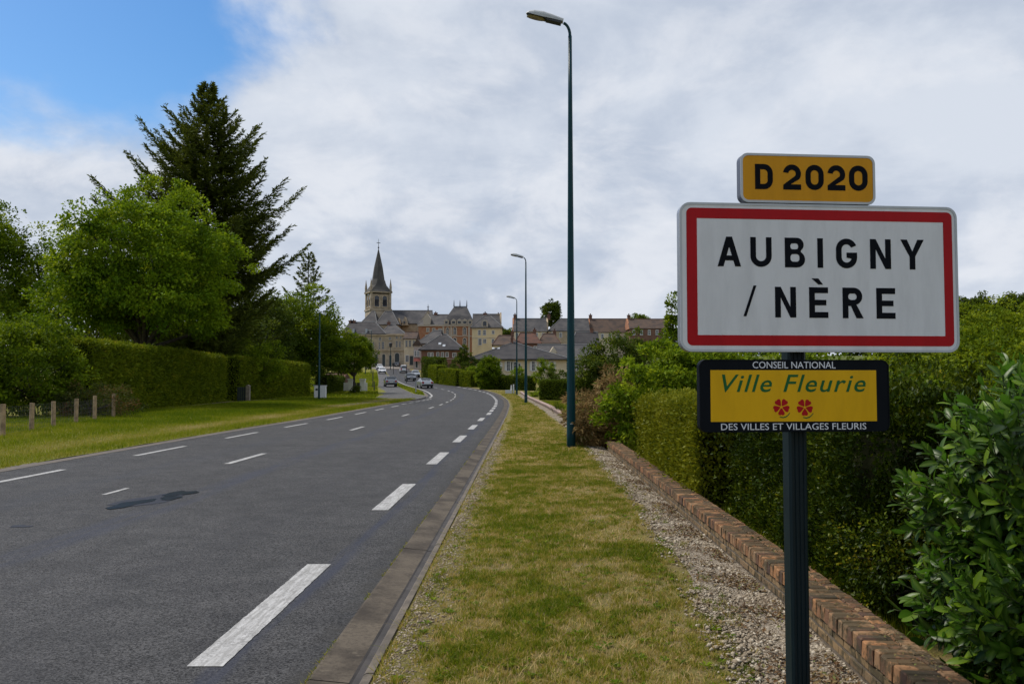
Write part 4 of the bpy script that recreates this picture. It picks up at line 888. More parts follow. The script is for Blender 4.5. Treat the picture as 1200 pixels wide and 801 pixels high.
tag(link('woodland', leaf_mesh('woodland', Pw, Aw, Nw, 1.5, .9, np.concatenate(Tw), G['dark'])), kind='stuff')
# ------------------------------------------------------------------ flat shapes: outlines with holes
def rrect(x0, y0, x1, y1, r, n=6):
    p = []
    for cx, cy, a0 in ((x1 - r, y1 - r, 0), (x0 + r, y1 - r, 90), (x0 + r, y0 + r, 180), (x1 - r, y0 + r, 270)):
        for i in range(n + 1):
            a = math.radians(a0 + 90 * i / n); p.append((cx + r * math.cos(a), cy + r * math.sin(a)))
    return p
def plate(name, contours, d0, d1, m, parent, bevel=0.0):
    """closed outlines (x,z) -> solid between y=-d1 (front) and y=-d0"""
    cu = bpy.data.curves.new(name, 'CURVE'); cu.dimensions = '2D'; cu.fill_mode = 'BOTH'; cu.extrude = abs(d1 - d0) / 2; cu.bevel_depth = bevel; cu.bevel_resolution = 2
    for c in contours:
        s = cu.splines.new('POLY'); s.points.add(len(c) - 1); s.use_cyclic_u = True
        for q, (x, z) in zip(s.points, c): q.co = (x, z, 0, 1)
    return curve_to(name, cu, d0, d1, m, parent)
def curve_to(name, cu, d0, d1, m, parent):
    o = bpy.data.objects.new(name, cu); COL.objects.link(o)
    dg = bpy.context.evaluated_depsgraph_get(); dg.update()
    me = bpy.data.meshes.new_from_object(o.evaluated_get(dg)); bpy.data.objects.remove(o); bpy.data.curves.remove(cu)
    mid = (d0 + d1) / 2
    co = np.empty(len(me.vertices) * 3, np.float32); me.vertices.foreach_get('co', co); co = co.reshape(-1, 3)
    me.vertices.foreach_set('co', np.stack([co[:, 0], -(mid + co[:, 2]), co[:, 1]], 1).ravel())
    me.materials.clear(); me.materials.append(m); me.name = name; me.update()
    return link(name, me, parent)
def arc(cx, cy, r, a0, a1, n=10): return [(cx + r * math.cos(math.radians(a0 + (a1 - a0) * i / n)), cy + r * math.sin(math.radians(a0 + (a1 - a0) * i / n))) for i in range(n + 1)]
def glyph(ch, w, t):
    """outlines of a capital of height 1, width w and stroke t"""
    if ch == 'I': return [[(0, 0), (t, 0), (t, 1), (0, 1)]]
    if ch == '/': return [[(0, 0), (t, 0), (w, 1), (w - t, 1)]]
    if ch == 'U':
        r = w / 2; return [[(0, 1)] + arc(r, r, r, 180, 360, 14) + [(w, 1), (w - t, 1)] + arc(r, r, r - t, 360, 180, 14) + [(t, 1)]]
    if ch == '0':
        r = w / 2; return [arc(r, 1 - r, r, 0, 180, 14) + arc(r, r, r, 180, 360, 14), arc(r, 1 - r, r - t, 0, 180, 14) + arc(r, r, r - t, 180, 360, 14)]
    if ch == 'D':
        r = w * .5; return [[(0, 0), (w - r, 0)] + arc(w - r, r, r, 270, 360) + arc(w - r, 1 - r, r, 0, 90) + [(0, 1)], [(t, t), (w - r, t)] + arc(w - r, r, r - t, 270, 360) + arc(w - r, 1 - r, r - t, 0, 90) + [(t, 1 - t)]]
    if ch == '2':
        r = w / 2; return [arc(r, 1 - r, r, 172, -36, 16) + [(t * 1.42, t), (w, t), (w, 0), (0, 0), (0, t * .9)] + arc(r, 1 - r, r - t, -36, 172, 16)]
    if ch == 'G':
        r = w / 2; o = arc(r, 1 - r, r, 22, 180, 12) + arc(r, r, r, 180, 360, 14) + [(w, .53), (w * .50, .53), (w * .50, .53 - t * .9), (w - t, .53 - t * .9)]
        return [o + arc(r, r, r - t, 360, 180, 14) + arc(r, 1 - r, r - t, 180, 22, 12)]
    if ch == 'B':
        r1, r2 = .235, .275; wu = w * .94; m_ = 1 - 2 * r1
        o = [(0, 0)] + arc(w - r2, r2, r2, 270, 420) + arc(wu - r1, 1 - r1, r1, -55, 90) + [(0, 1)]
        q = .07
        return [o, rrect(t, m_ + t * .42, wu - t, 1 - t, q + .01), rrect(t, t, w - t, m_ - t * .42, q + .03)]
    if ch == 'R':
        r1 = .285; wu = w * .95; zb = 1 - 2 * r1
        o = [(0, 0), (t, 0), (t, zb - .03), (w * .40, zb - .03), (w - t * 1.25, 0), (w, 0), (w * .66, zb + .02)] + arc(wu - r1, 1 - r1, r1, -62, 90) + [(0, 1)]
        return [o, rrect(t, zb + t * .88, wu - t, 1 - t, .095)]
    if ch == 'A':
        k = w / 2 - .1; e = 1.06 * t
        return [[(0, 0), (e, 0), (e + k * .2, .2), (w - e - k * .2, .2), (w - e, 0), (w, 0), (w / 2 + .1, 1), (w / 2 - .1, 1)], [(e + k * .365, .365), (w - e - k * .365, .365), (w / 2 + .012, (w / 2 - e) / k - .03), (w / 2 - .012, (w / 2 - e) / k - .03)]]
    if ch == 'N': return [[(0, 0), (t, 0), (t, .66), (w - t * 1.02, 0), (w, 0), (w, 1), (w - t, 1), (w - t, .34), (t * 1.02, 1), (0, 1)]]
    if ch == 'Y': return [[(w / 2 - t / 2, 0), (w / 2 + t / 2, 0), (w / 2 + t / 2, .43), (w, 1), (w - t * 1.15, 1), (w / 2, .60), (t * 1.15, 1), (0, 1), (w / 2 - t / 2, .43)]]
    if ch in 'EÈ':
        m0, m1 = .5 - t * .47, .5 + t * .47
        o = [[(0, 0), (w, 0), (w, t), (t, t), (t, m0), (w * .9, m0), (w * .9, m1), (t, m1), (t, 1 - t), (w, 1 - t), (w, 1), (0, 1)]]
        if ch == 'È': o.append([(w * .14, 1.29), (w * .50, 1.29), (w * .74, 1.09), (w * .50, 1.09)])
        return o

# ------------------------------------------------------------------ the town sign
SY = 4.72
th = math.radians(5.3)
sign = empty('town_sign', (Xp(930, SY + .1), SY + .1, 0), 'town entrance sign reading AUBIGNY /NÈRE with yellow D 2020 plate on dark post', 'road sign', rz=th)
Rm = Matrix.Rotation(th, 3, 'Z'); nrm_s = Rm @ Vector((0, -1, 0))
def SP(px, py, d=.13):
    """local (x, z) on the sign plane d in front of the post centre, seen at photo pixel"""
    o = Vector((0, 0, CAM_H)); dr = Wp(px, py, 10) - o; p0 = sign.location + nrm_s * d
    q = o + dr * ((p0 - o).dot(nrm_s) / dr.dot(nrm_s)) - sign.location
    l = Rm.inverted() @ q; return l.x, l.z
def weathered(name, c, rough=.5, amt=.12):
    m, t, b = new_mat(name); cc = t.nodes.new('ShaderNodeTexCoord'); ob = cc.outputs['Object']
    mp_ = t.nodes.new('ShaderNodeMapping'); mp_.inputs['Scale'].default_value = (6, 6, 1.2); t.links.new(ob, mp_.inputs['Vector'])
    f = Noise(t, mp_.outputs[0], 1.6, 6, .65); g = Noise(t, ob, 60, 4, .7)
    col = MixC(t, MapR(t, f, .35, .7), c, tuple(x * (1 - amt) for x in c)); col = MixC(t, MapR(t, g, .62, .74, 0, amt * 2), col, tuple(x * .6 for x in c))
    t.links.new(col, b.inputs['Base Color']); b.inputs['Roughness'].default_value = rough; b.inputs['Specular IOR Level'].default_value = .16
    return m
S_WHITE = weathered('sign_white', (.69, .69, .685)); S_RED = weathered('sign_red', (.40, .004, .008), .45); S_BLK = weathered('sign_black', (.008, .009, .012), .7, .2); S_BLK.node_tree.nodes['Principled BSDF'].inputs['Specular IOR Level'].default_value = .04
S_YEL = weathered('sign_amber', (.62, .28, .006), .45); S_YEL2 = weathered('sign_yellow', (.72, .40, .004), .45); S_RIM = weathered('sign_rim', (.50, .52, .53), .45)
S_POST = weathered('post_green', (.008, .017, .020), .42, .25); S_FRAME = weathered('panel_frame', (.007, .009, .012), .5, .2); S_FRAME.node_tree.nodes['Principled BSDF'].inputs['Specular IOR Level'].default_value = .05; S_GRN = weathered('sign_green', (.012, .115, .028), .5); S_PALE = weathered('lettering_white', (.72, .73, .74), .5, .05)
S_ALU = mat('aluminium', (.35, .37, .40), .4, .6)
# fluted post
pm = MB(); hw = .0525
prof_xy = []
for sx, sy in ((-1, -1), (1, -1), (1, 1), (-1, 1)): prof_xy.append((sx * hw, sy * hw))
outl = [(-hw, -hw + .012), (-hw + .012, -hw)] + [q for i in range(3) for q in ((-hw + .022 + i * .024, -hw), (-hw + .025 + i * .024, -hw + .005), (-hw + .031 + i * .024, -hw + .005), (-hw + .034 + i * .024, -hw))][:12] + [(hw - .012, -hw), (hw, -hw + .012), (hw, hw - .012), (hw - .012, hw), (-hw + .012, hw), (-hw, hw - .012)]
n = len(outl); topz = SP(948, 182)[1]
pm.add([(x, y, -.3) for x, y in outl] + [(x, y, topz) for x, y in outl], [(i, (i + 1) % n, (i + 1) % n + n, i + n) for i in range(n)] + [tuple(range(n, 2 * n))])
pm.build('post', S_POST, sign)
cap = MB().box(-hw - .004, hw + .004, -hw - .004, hw + .004, topz, topz + .012); cap.build('post_cap', S_ALU, sign)
D0, D1 = .085, .13
def box_of(px0, py0, px1, py1):
    a = SP(px0, py1); b = SP(px1, py0); return a[0], a[1], b[0], b[1]
def panel(name, pl, pr, pt, pb, r, face, rimm, parent, side=S_ALU, thick=(.082, .128), rw=.014):
    x0, x1 = SP(pl, 330)[0], SP(pr, 330)[0]
    cx = (pl + pr) / 2; z1, z0 = SP(cx, pt)[1], SP(cx, pb)[1]
    root = plate(name, [rrect(x0, z0, x1, z1, r)], thick[0], thick[1], side, parent, .0)
    plate('rim', [rrect(x0 + .001, z0 + .001, x1 - .001, z1 - .001, r), rrect(x0 + rw, z0 + rw, x1 - rw, z1 - rw, max(.01, r - rw * .85))], thick[1] - .002, thick[1] + .004, rimm, root, .0)
    plate('face', [rrect(x0 + rw * .8, z0 + rw * .8, x1 - rw * .8, z1 - rw * .8, max(.01, r - rw * .8))], thick[1] - .001, thick[1] + .0015, face, root)
    return root, x0, z0, x1, z1
FD = .1295 + .0005
def text_line(name, chars, widths_px, y_top, y_bot, m, parent, t_px, slope=0.0, d=(.1285, .1312)):
    """chars with (px0, px1) spans at measured height"""
    for ch, (a, b) in zip(chars, widths_px):
        dy = slope * ((a + b) / 2 - 960)
        x0, zb_ = SP(a, y_bot + dy); x1, zt_ = SP(b, y_top + dy); H = zt_ - zb_; w = (x1 - x0) / H; t = (SP(a + t_px, y_bot)[0] - x0) / H
        cs = [[(x0 + px_ * H, zb_ + pz_ * H) for px_, pz_ in c] for c in glyph(ch, w, t)]
        plate(name, cs, d[0], d[1], m, parent)
# main panel
mp_, x0, z0, x1, z1 = panel('name_panel', 796.6, 1123, 239.6, 412.4, .062, S_WHITE, S_RIM, sign)
px = (x1 - x0) / 326.0
plate('red_border', [rrect(x0 + 8 * px, z0 + 7 * px, x1 - 6.4 * px, z1 - 6.3 * px, .03), [(x0 + 20 * px, z0 + 18.6 * px), (x1 - 17 * px, z0 + 18.6 * px), (x1 - 17 * px, z1 - 18 * px), (x0 + 20 * px, z1 - 18 * px)]], .1285, .1306, S_RED, mp_)
text_line('lettering', 'AUBIGNY', [(841, 868), (879.6, 904), (920, 943), (958.2, 964.6), (980, 1004), (1020, 1043.6), (1055.8, 1082.4)], 279.2, 313.6, S_BLK, mp_, 6.5, .017)
text_line('lettering', '/', [(871.3, 886.4)], 335.2, 371.2, S_BLK, mp_, 3.4, .01)
text_line('lettering', 'NÈRE', [(908.6, 932.6), (948.6, 970.2), (987.8, 1011.4), (1027.4, 1048.8)], 336.6, 372.2, S_BLK, mp_, 6.6, .012)
# road number plate
rp, a0, b0, a1, b1 = panel('road_number_plate', 869.0, 1028, 180.8, 238.6, .045, S_YEL, S_RIM, sign, side=mat('plate_side', (.09, .10, .13), .5), thick=(.075, .128))
text_line('lettering', 'D2020', [(885, 905.4), (918, 938.4), (944.2, 965), (970, 990.2), (995.2, 1016.4)], 193.6, 222.6, S_BLK, rp, 6.1, .017)
# flower town panel
fp, a0, b0, a1, b1 = panel('flower_town_panel', 818.6, 1039.6, 421.2, 505.8, .04, S_FRAME, S_FRAME, sign, side=S_FRAME, rw=.006)
c0, e0 = SP(833, 494); c1, e1 = SP(1026.6, 433.6)
plate('yellow_face', [rrect(c0, e0, c1, e1, .002, 2)], .1285, .1305, S_YEL2, fp)
def text_obj(name, body, px0, px1, pbase, ptop, m, shear=0.0, bold=0.0, space=1.0, d=(.129, .1312), caps='H'):
    cu = bpy.data.curves.new(name, 'FONT'); cu.body = body; cu.size = 1; cu.extrude = (d[1] - d[0]) / 2; cu.shear = shear; cu.offset = bold; cu.space_character = space; cu.fill_mode = 'BOTH'; cu.resolution_u = 3
    o = curve_to(name, cu, d[0], d[1], m, fp); me = o.data
    cp = np.empty(len(me.vertices) * 3, np.float32); me.vertices.foreach_get('co', cp); cp = cp.reshape(-1, 3)
    xa, zb_ = SP(px0, pbase); xb = SP(px1, pbase)[0]; zt_ = SP(px0, ptop)[1]
    mx, mn = cp[:, 0].max(), cp[:, 0].min(); cap = cp[:, 2].max()
    cp[:, 0] = xa + (cp[:, 0] - mn) / (mx - mn) * (xb - xa); cp[:, 2] = zb_ + cp[:, 2] / cap * (zt_ - zb_)
    me.vertices.foreach_set('co', cp.ravel()); me.update(); return o
text_obj('lettering', 'CONSEIL NATIONAL', 882, 979.2, 431.2, 423.4, S_PALE, bold=.0)
text_obj('lettering', 'DES VILLES ET VILLAGES FLEURIS', 845, 1015.2, 503.6, 496.0, S_PALE, bold=.0)
text_obj('lettering', 'Ville Fleurie', 846.2, 1014.6, 458.8, 438.6, S_GRN, shear=.28, bold=.006, space=1.12, d=(.1295, .1318))
for fx, fy in ((915.6, 476.5), (943, 477)):
    cx, cz = SP(fx, fy); r = 9.2 * px
    cs = []
    for k in range(5):
        a = math.radians(90 + 36 + 72 * k); pts = []
        for rr, da in ((.16, -.3), (.5, -.50), (.82, -.50), (1.0, -.38), (1.03, -.16), (.95, 0), (1.03, .16), (1.0, .38), (.82, .50), (.5, .50), (.16, .3)):
            pts.append((cx + r * rr * math.cos(a + da), cz + r * rr * math.sin(a + da)))
        cs.append(pts)
    fl = plate('flower', cs, .1295, .1315, S_RED, fp)
    st = [(-.25, -1.25), (.2, -1.36), (.6, -1.25), (.88, -1.02), (1.1, -.72), (1.02, -.7), (.8, -.95), (.55, -1.12), (.2, -1.22), (-.2, -1.16)]
    plate('flower_stem', [[(cx + r * a, cz + r * b) for a, b in st]], .1295, .1315, S_GRN, fl)
# bracket bands behind the panels
br = MB()
for pz in (205, 262, 388, 436, 490):
    z = SP(934, pz)[1]; br.box(-hw - .006, hw + .006, -hw - .0135, hw + .006, z - .018, z + .018)
br.build('bracket', S_ALU, sign)

# ------------------------------------------------------------------ street lamps
M_LAMP = weathered('lamp_green', (.006, .042, .050), .35, .2); M_HOOD = mat('lamp_hood', (.42, .43, .42), .5, var=.1, scale=6); M_LENS = mat('lamp_lens', (.28, .22, .09), .25, spec=.6, var=.3, scale=14); M_GASK = mat('lamp_gasket', (.02, .021, .022), .6)
LH = 11.03
def lamp_proto(loc, label):
    r = empty('street_lamp', loc, label, 'street lamp', 'street lamps along the right verge')
    path = [(0, 0, -.2), (0, 0, .35), (0, 0, 1.0), (0, 0, 5.0), (0, 0, 9.0), (0, 0, LH)]
    p = MB(); p.tube(path, [.118, .118, .112, .084, .060, .050], 12); p.build('pole', M_LAMP, r, True)
    a = MB(); a.tube([(0, 0, LH - .1)] + [(-.22 + .22 * math.cos(t), 0, LH + .36 * math.sin(t)) for t in np.linspace(0, 1.35, 7)], [.046] + [.04] * 7, 10); a.build('arm', M_LAMP, r, True)
    # cobra head: tapered shell pointing to the road, tilted up
    hd = []
    secs = [(-.04, .10, .03, .13), (-.35, .12, .02, .17), (-.62, .145, .0, .19), (-.86, .15, .0, .165), (-1.0, .11, .01, .11), (-1.06, .03, .03, .06)]
    V = []; Fc = []; ns = 10
    for x, w, lo, hi in secs:
        for k in range(ns + 1):
            t = PI * k / ns; V.append((x, w * math.cos(t), lo + (hi - lo) * math.sin(t) ** .7))
    for i in range(len(secs) - 1):
        for k in range(ns): Fc.append((i * (ns + 1) + k, (i + 1) * (ns + 1) + k, (i + 1) * (ns + 1) + k + 1, i * (ns + 1) + k + 1))
        Fc.append((i * (ns + 1) + ns, (i + 1) * (ns + 1) + ns, (i + 1) * (ns + 1), i * (ns + 1)))
    Fc.append(tuple(range(ns + 1))); Fc.append(tuple((len(secs) - 1) * (ns + 1) + k for k in range(ns + 1))[::-1])
    hdo = link('lamp_head', mesh('lamp_head', V, Fc, M_HOOD, False), r); hdo.location = (-.16, 0, LH + .33); hdo.rotation_euler = (0, math.radians(14), 0)
    le = []
    for i in range(16):
        t = 2 * PI * i / 16; le.append((-.78 + .25 * math.cos(t), .115 * math.sin(t)))
    MB().add([(x, y, -.012) for x, y in le] + [(x * .96 - .03, y * .75, -.055) for x, y in le], [(i, (i + 1) % 16, (i + 1) % 16 + 16, i + 16)[::-1] for i in range(16)] + [tuple(range(16, 32))[::-1]]).build('lens', M_LENS, hdo)
    MB().box(-1.03, -.5, -.135, .135, -.011, .012).box(-.5, -.08, -.11, .11, -.04, .02).build('gasket', M_GASK, hdo)
    MB().box(-.05, .05, -.121, -.112, .28, .40).build('hatch', M_LAMP, r); MB().box(-.035, .035, -.117, -.113, .62, .64).build('number_plate', M_HOOD, r)
    return r
def copy_tree(o, parent=None):
    c = o.copy(); COL.objects.link(c)
    if parent: c.parent = parent
    for ch_ in list(o.children): copy_tree(ch_, c)
    return c
L0 = lamp_proto((Xp(669.2, 22.6), 22.6, 0.02), 'tallest and nearest dark green street lamp, beside the end of the brick wall')
for pxx, Yy, lab in ((616.3, 65.5, 'second dark street lamp, in front of the long cream house'), (605.6, 96.0, 'farthest and shortest looking street lamp, just left of the second one')):
    c = copy_tree(L0); c.location = (Xp(pxx, Yy), Yy, -.16 + float(prof(Yy))); c['label'] = lab
    if Yy > 90: c.location.z -= .35
lp = empty('lamp_post', (Xp(374, 71), 71, .05), 'thin dark green post without a visible lamp beside the white cabinet', 'post')
MB().tube([(0, 0, -.2), (0, 0, .9), (0, 0, 7.2)], [.09, .085, .045], 8).build('pole', M_LAMP, lp, True); MB().tube([(0, 0, 7.2), (0, 0, 7.34)], [.06, .03], 8).build('cap', M_LAMP, lp)
# cabinet and gate post on the left
cb = empty('electric_cabinet', (Xp(374, 75), 75.3, .05), 'white electricity cabinet behind the thin lamp post', 'cabinet')
MB().box(-.5, .5, 0, .4, -.1, 1.22).box(-.54, .54, -.03, .44, 1.22, 1.28).build('body', M_WHITE, cb); MB().box(-.47, -.01, -.02, 0, .08, 1.16).build('door', M_WHITE, cb); MB().box(.01, .47, -.02, 0, .08, 1.16).build('door', M_WHITE, cb)
MB().box(-.38, -.18, -.03, -.019, .82, 1.0).build('meter_window', M_DOOR_ARCH, cb)
gpz = empty('gate_post', (Xp(291, 66.5), 66.5, .05), 'weathered stone gate post at the gap in the left hedge', 'gate post')
MB().box(-.14, .14, -.14, .14, -.2, 1.28).prism([(-.17, 1.28), (.17, 1.28), (0, 1.38)], -.17, .17).build('post', mat('post_stone', (.2, .17, .13), .9, var=.3, scale=4, bump=.5), gpz)
gg = empty('garden_gate', (Xp(284.5, 66.8), 66.8, .05), 'dark green closed garden gate left of the stone gate post', 'gate')
for i in range(5): MB().box(-.42 + i * .17, -.27 + i * .17, -.03, .0, 0, 1.2).build('board', M_DOOR_ARCH, gg)
MB().box(-.42, .41, .0, .04, .25, .33).box(-.42, .41, .0, .04, .9, .98).build('rail', M_DOOR_ARCH, gg)

# ------------------------------------------------------------------ wooden fence on the left
M_WOOD = mat('weathered_wood', (.30, .21, .12), .9, var=.35, scale=5, bump=.6)
wf = empty('wire_fence', (-16.5, 31, .05), 'wire fence on round wooden posts at the left edge of the verge', 'fence')
pts = [(5, 26.0), (38, 28.6), (64, 31), (90, 33.4), (112, 35.8), (134, 38.0)]
pw = []
for i, (a, Yy) in enumerate(pts):
    x = Xp(a, Yy) + 16.5; yy_ = Yy - 31; r = .078; hgt = (1.02, .98, .98, 1.02, 1.1, 1.15)[i]; tl = random.uniform(-.02, .03)
    MB().tube([(x, yy_, -.2), (x + tl * .5, yy_, hgt * .5), (x + tl, yy_, hgt)], [r, r * .98, r * .95], 10).build('post', M_WOOD, wf); pw.append((x, yy_, hgt))
M_WIRE = mat('wire', (.12, .12, .12), .5, .7)
wm_ = MB()
for (xa, ya, ha), (xb, yb, hb) in zip(pw[:-1], pw[1:]):
    for k in range(6): wm_.tube([(xa, ya, .12 + k * .16), (xb, yb, .12 + k * .16)], .0035, 3, False)
    for k in range(1, 14): q = k / 14; wm_.tube([(xa + (xb - xa) * q, ya + (yb - ya) * q, .12), (xa + (xb - xa) * q, ya + (yb - ya) * q, .92)], .003, 3, False)
wm_.build('wire_mesh', M_WIRE, wf)

# ------------------------------------------------------------------ brick wall
def brick_mat(name, a, b, c):
    m, t, bs = new_mat(name); oi = t.nodes.new('ShaderNodeObjectInfo'); cc = t.nodes.new('ShaderNodeTexCoord'); ge = t.nodes.new('ShaderNodeNewGeometry')
    r = t.nodes.new('ShaderNodeValToRGB'); e = r.color_ramp.elements; e[0].color = (*a, 1); e[1].color = (*c, 1); x = e.new(.5); x.color = (*b, 1)
    sepn = Noise(t, cc.outputs['Object'], 18, 5, .7)
    rnd = Mth(t, 'FRACT', Mth(t, 'ADD', oi.outputs['Random'], ge.outputs['Random Per Island']))
    t.links.new(rnd, r.inputs[0])
    pos = ge.outputs['Position']; sn_ = t.nodes.new('ShaderNodeSeparateXYZ'); t.links.new(ge.outputs['Normal'], sn_.inputs[0]); topf = MapR(t, sn_.outputs[2], .5, .95)
    mossn = Mth(t, 'ADD', Noise(t, pos, 7, 6, .7), Mth(t, 'MULTIPLY', topf, .07)); spot = Noise(t, pos, 55, 4, .7)
    col = MixC(t, MapR(t, sepn, .35, .7, 0, .5), r.outputs[0], tuple(v * .45 for v in b))
    col = MixC(t, MapR(t, mossn, .46, .58, 0, .8), col, (.045, .040, .022)); col = MixC(t, MapR(t, spot, .62, .70, 0, .7), col, (.24, .22, .15))
    t.links.new(col, bs.inputs['Base Color']); bs.inputs['Roughness'].default_value = .92; bs.inputs['Specular IOR Level'].default_value = .2
    bp = t.nodes.new('ShaderNodeBump'); bp.inputs['Strength'].default_value = .6; bp.inputs['Distance'].default_value = .006
    t.links.new(Noise(t, pos, 60, 5, .7), bp.inputs['Height']); t.links.new(bp.outputs[0], bs.inputs['Normal'])
    return m
M_CAPB = brick_mat('cap_brick', (.06, .040, .034), (.34, .165, .07), (.22, .15, .085)); M_STRB = brick_mat('wall_brick', (.17, .115, .055), (.25, .165, .08), (.14, .095, .055))
M_MORT = mat('mortar', (.11, .085, .055), .95, var=.3, scale=12, bump=.4)
def wx(y): return float(np.interp(y, [2, 5.2, 7, 22, 30, 54, 79, 104], [2.02, 2.13, 2.22, 2.45, 2.47, 2.18, 1.55, .95]))
wallo = empty('brick_wall', (2.3, 12, 0), 'low brick garden wall with a brick on edge coping running back from the lower right corner', 'wall')
def brick_shape(lx, ly, lz, seed):
    r = random.Random(seed); b = .009; V = []; F = []
    j = lambda: r.uniform(-.003, .003)
    lv = [(-lz / 2, b), (-lz / 2 + b, 0), (lz / 2 - b, 0), (lz / 2, b)]
    for z, s in lv:
        for x, y in ((-1, -1), (1, -1), (1, 1), (-1, 1)): V.append((x * (lx / 2 - s) + j(), y * (ly / 2 - s) + j(), z + j() * .5))
    for i in range(3):
        for k in range(4): F.append((i * 4 + k, i * 4 + (k + 1) % 4, (i + 1) * 4 + (k + 1) % 4, (i + 1) * 4 + k))
    F += [(3, 2, 1, 0), (12, 13, 14, 15)]
    return V, F
CW, CP = .30, .090
capm = [mesh('brick', *brick_shape(.192, CP - .010, .108, s), M_CAPB) for s in range(6)]
capb = [mesh('brick', *brick_shape(.098, CP - .010, .106, s + 40), M_CAPB) for s in range(4)]
strm = [mesh('brick', *brick_shape(.11, .212, .062, s + 20), M_STRB) for s in range(5)]
far = MB(); fars = MB(); y = 2.4; nb_ = 0
def xf(V, ang, x, y_, z):
    c, s = math.cos(ang), math.sin(ang); return [(x + a * c - b * s, y_ + a * s + b * c, z + d) for a, b, d in V]
while y < 22.0:
    ang = -math.atan((wx(y + .3) - wx(y - .3)) / .6); x = wx(y) + CW / 2 - .015; z = .182 + random.uniform(-.004, .004)
    if y < 12.0:
        for lib, dx in ((capm, -.054), (capb, .098)):
            o = link('brick', random.choice(lib), wallo); o.location = (x - 2.3 + dx + random.uniform(-.004, .004), y - 12 + random.uniform(-.002, .002), z + random.uniform(-.003, .002)); o.rotation_euler = (random.uniform(-.02, .02), random.uniform(-.012, .012), ang + random.uniform(-.014, .014))
    else: V, F = brick_shape(CW, CP - .01, .108, nb_); far.add(xf(V, ang, x - 2.3, y - 12, z), F)
    nb_ += 1; y += CP
for c in range(2):
    y = 2.4 + (.11 if c else 0)
    while y < 22.0:
        ang = -math.atan((wx(y + .3) - wx(y - .3)) / .6); x = wx(y) + .055; z = .092 - c * .072
        if y < 11.0:
            o = link('brick', random.choice(strm), wallo); o.location = (x - 2.3 + random.uniform(-.003, .003), y - 12, z); o.rotation_euler = (0, 0, ang)
        else: V, F = brick_shape(.11, .212, .062, nb_); fars.add(xf(V, ang, x - 2.3, y - 12, z), F)
        nb_ += 1; y += .222
far.build('brick_coping', M_CAPB, wallo)['kind'] = 'stuff'; fars.build('brick_course', M_STRB, wallo)['kind'] = 'stuff'
mo = MB(); V = []; F = []
ysm = np.linspace(2.4, 21.95, 40)
for yy_ in ysm: x = wx(yy_) - 2.3; V += [(x + .006, yy_ - 12, -.15), (x + .006, yy_ - 12, .2), (x + .01 + CW - .04, yy_ - 12, .226), (x + CW - .04, yy_ - 12, -.15), (x - .004, yy_ - 12, .13)]
for i in range(len(ysm) - 1):
    a, b = i * 5, i * 5 + 5
    F += [(a, b, b + 1, a + 1), (a + 1, b + 1, b + 2, a + 2), (a + 2, b + 2, b + 3, a + 3)]
link('mortar', mesh('mortar', V, F, M_MORT), wallo)
# farther low wall beyond the lamp
w2 = empty('brick_wall', (1.8, 60, 0), 'low pinkish wall with a flat coping beyond the tall lamp post, edging the lawn', 'wall')
V = []; F = []; Vc = []; Fc = []; ysm = np.linspace(27.2, 103, 40)
for yy_ in ysm:
    x = wx(yy_) - 1.8; z = float(prof(yy_)); V += [(x, yy_ - 60, z - .2), (x, yy_ - 60, z + .17), (x + .2, yy_ - 60, z + .17), (x + .2, yy_ - 60, z - .2)]
    Vc += [(x - .03, yy_ - 60, z + .17), (x - .03, yy_ - 60, z + .235), (x + .25, yy_ - 60, z + .235), (x + .25, yy_ - 60, z + .17)]
for i in range(39):
    for k in range(3): F.append((i * 4 + k, i * 4 + k + 4, i * 4 + k + 5, i * 4 + k + 1))
    for k in range(4): Fc.append((i * 4 + k, i * 4 + k + 4, i * 4 + (k + 1) % 4 + 4, i * 4 + (k + 1) % 4))
F += [(0, 1, 2, 3)]; Fc += [(0, 1, 2, 3)]
link('wall_body', mesh('wall_body', V, F, mat('wall_body', (.14, .10, .07), .95, var=.3, scale=3)), w2); link('coping', mesh('coping', Vc, Fc, mat('pink_coping', (.27, .19, .155), .9, var=.25, scale=2)), w2)
# small white seat
ws = empty('white_ornament', (Xp(597, 101), 101, .2), 'small low white block with two upright pieces at the end of the verge', 'ornament')
MB().box(-.5, .3, -.2, .2, 0, .42).build('block', M_WHITE, ws); MB().tube([(.22, 0, .3), (.24, 0, 1.0)], [.1, .07], 8).build('upright', M_WHITE, ws); MB().tube([(.48, 0, 0), (.5, 0, 1.1)], [.1, .06], 8).build('upright', M_WHITE, ws)

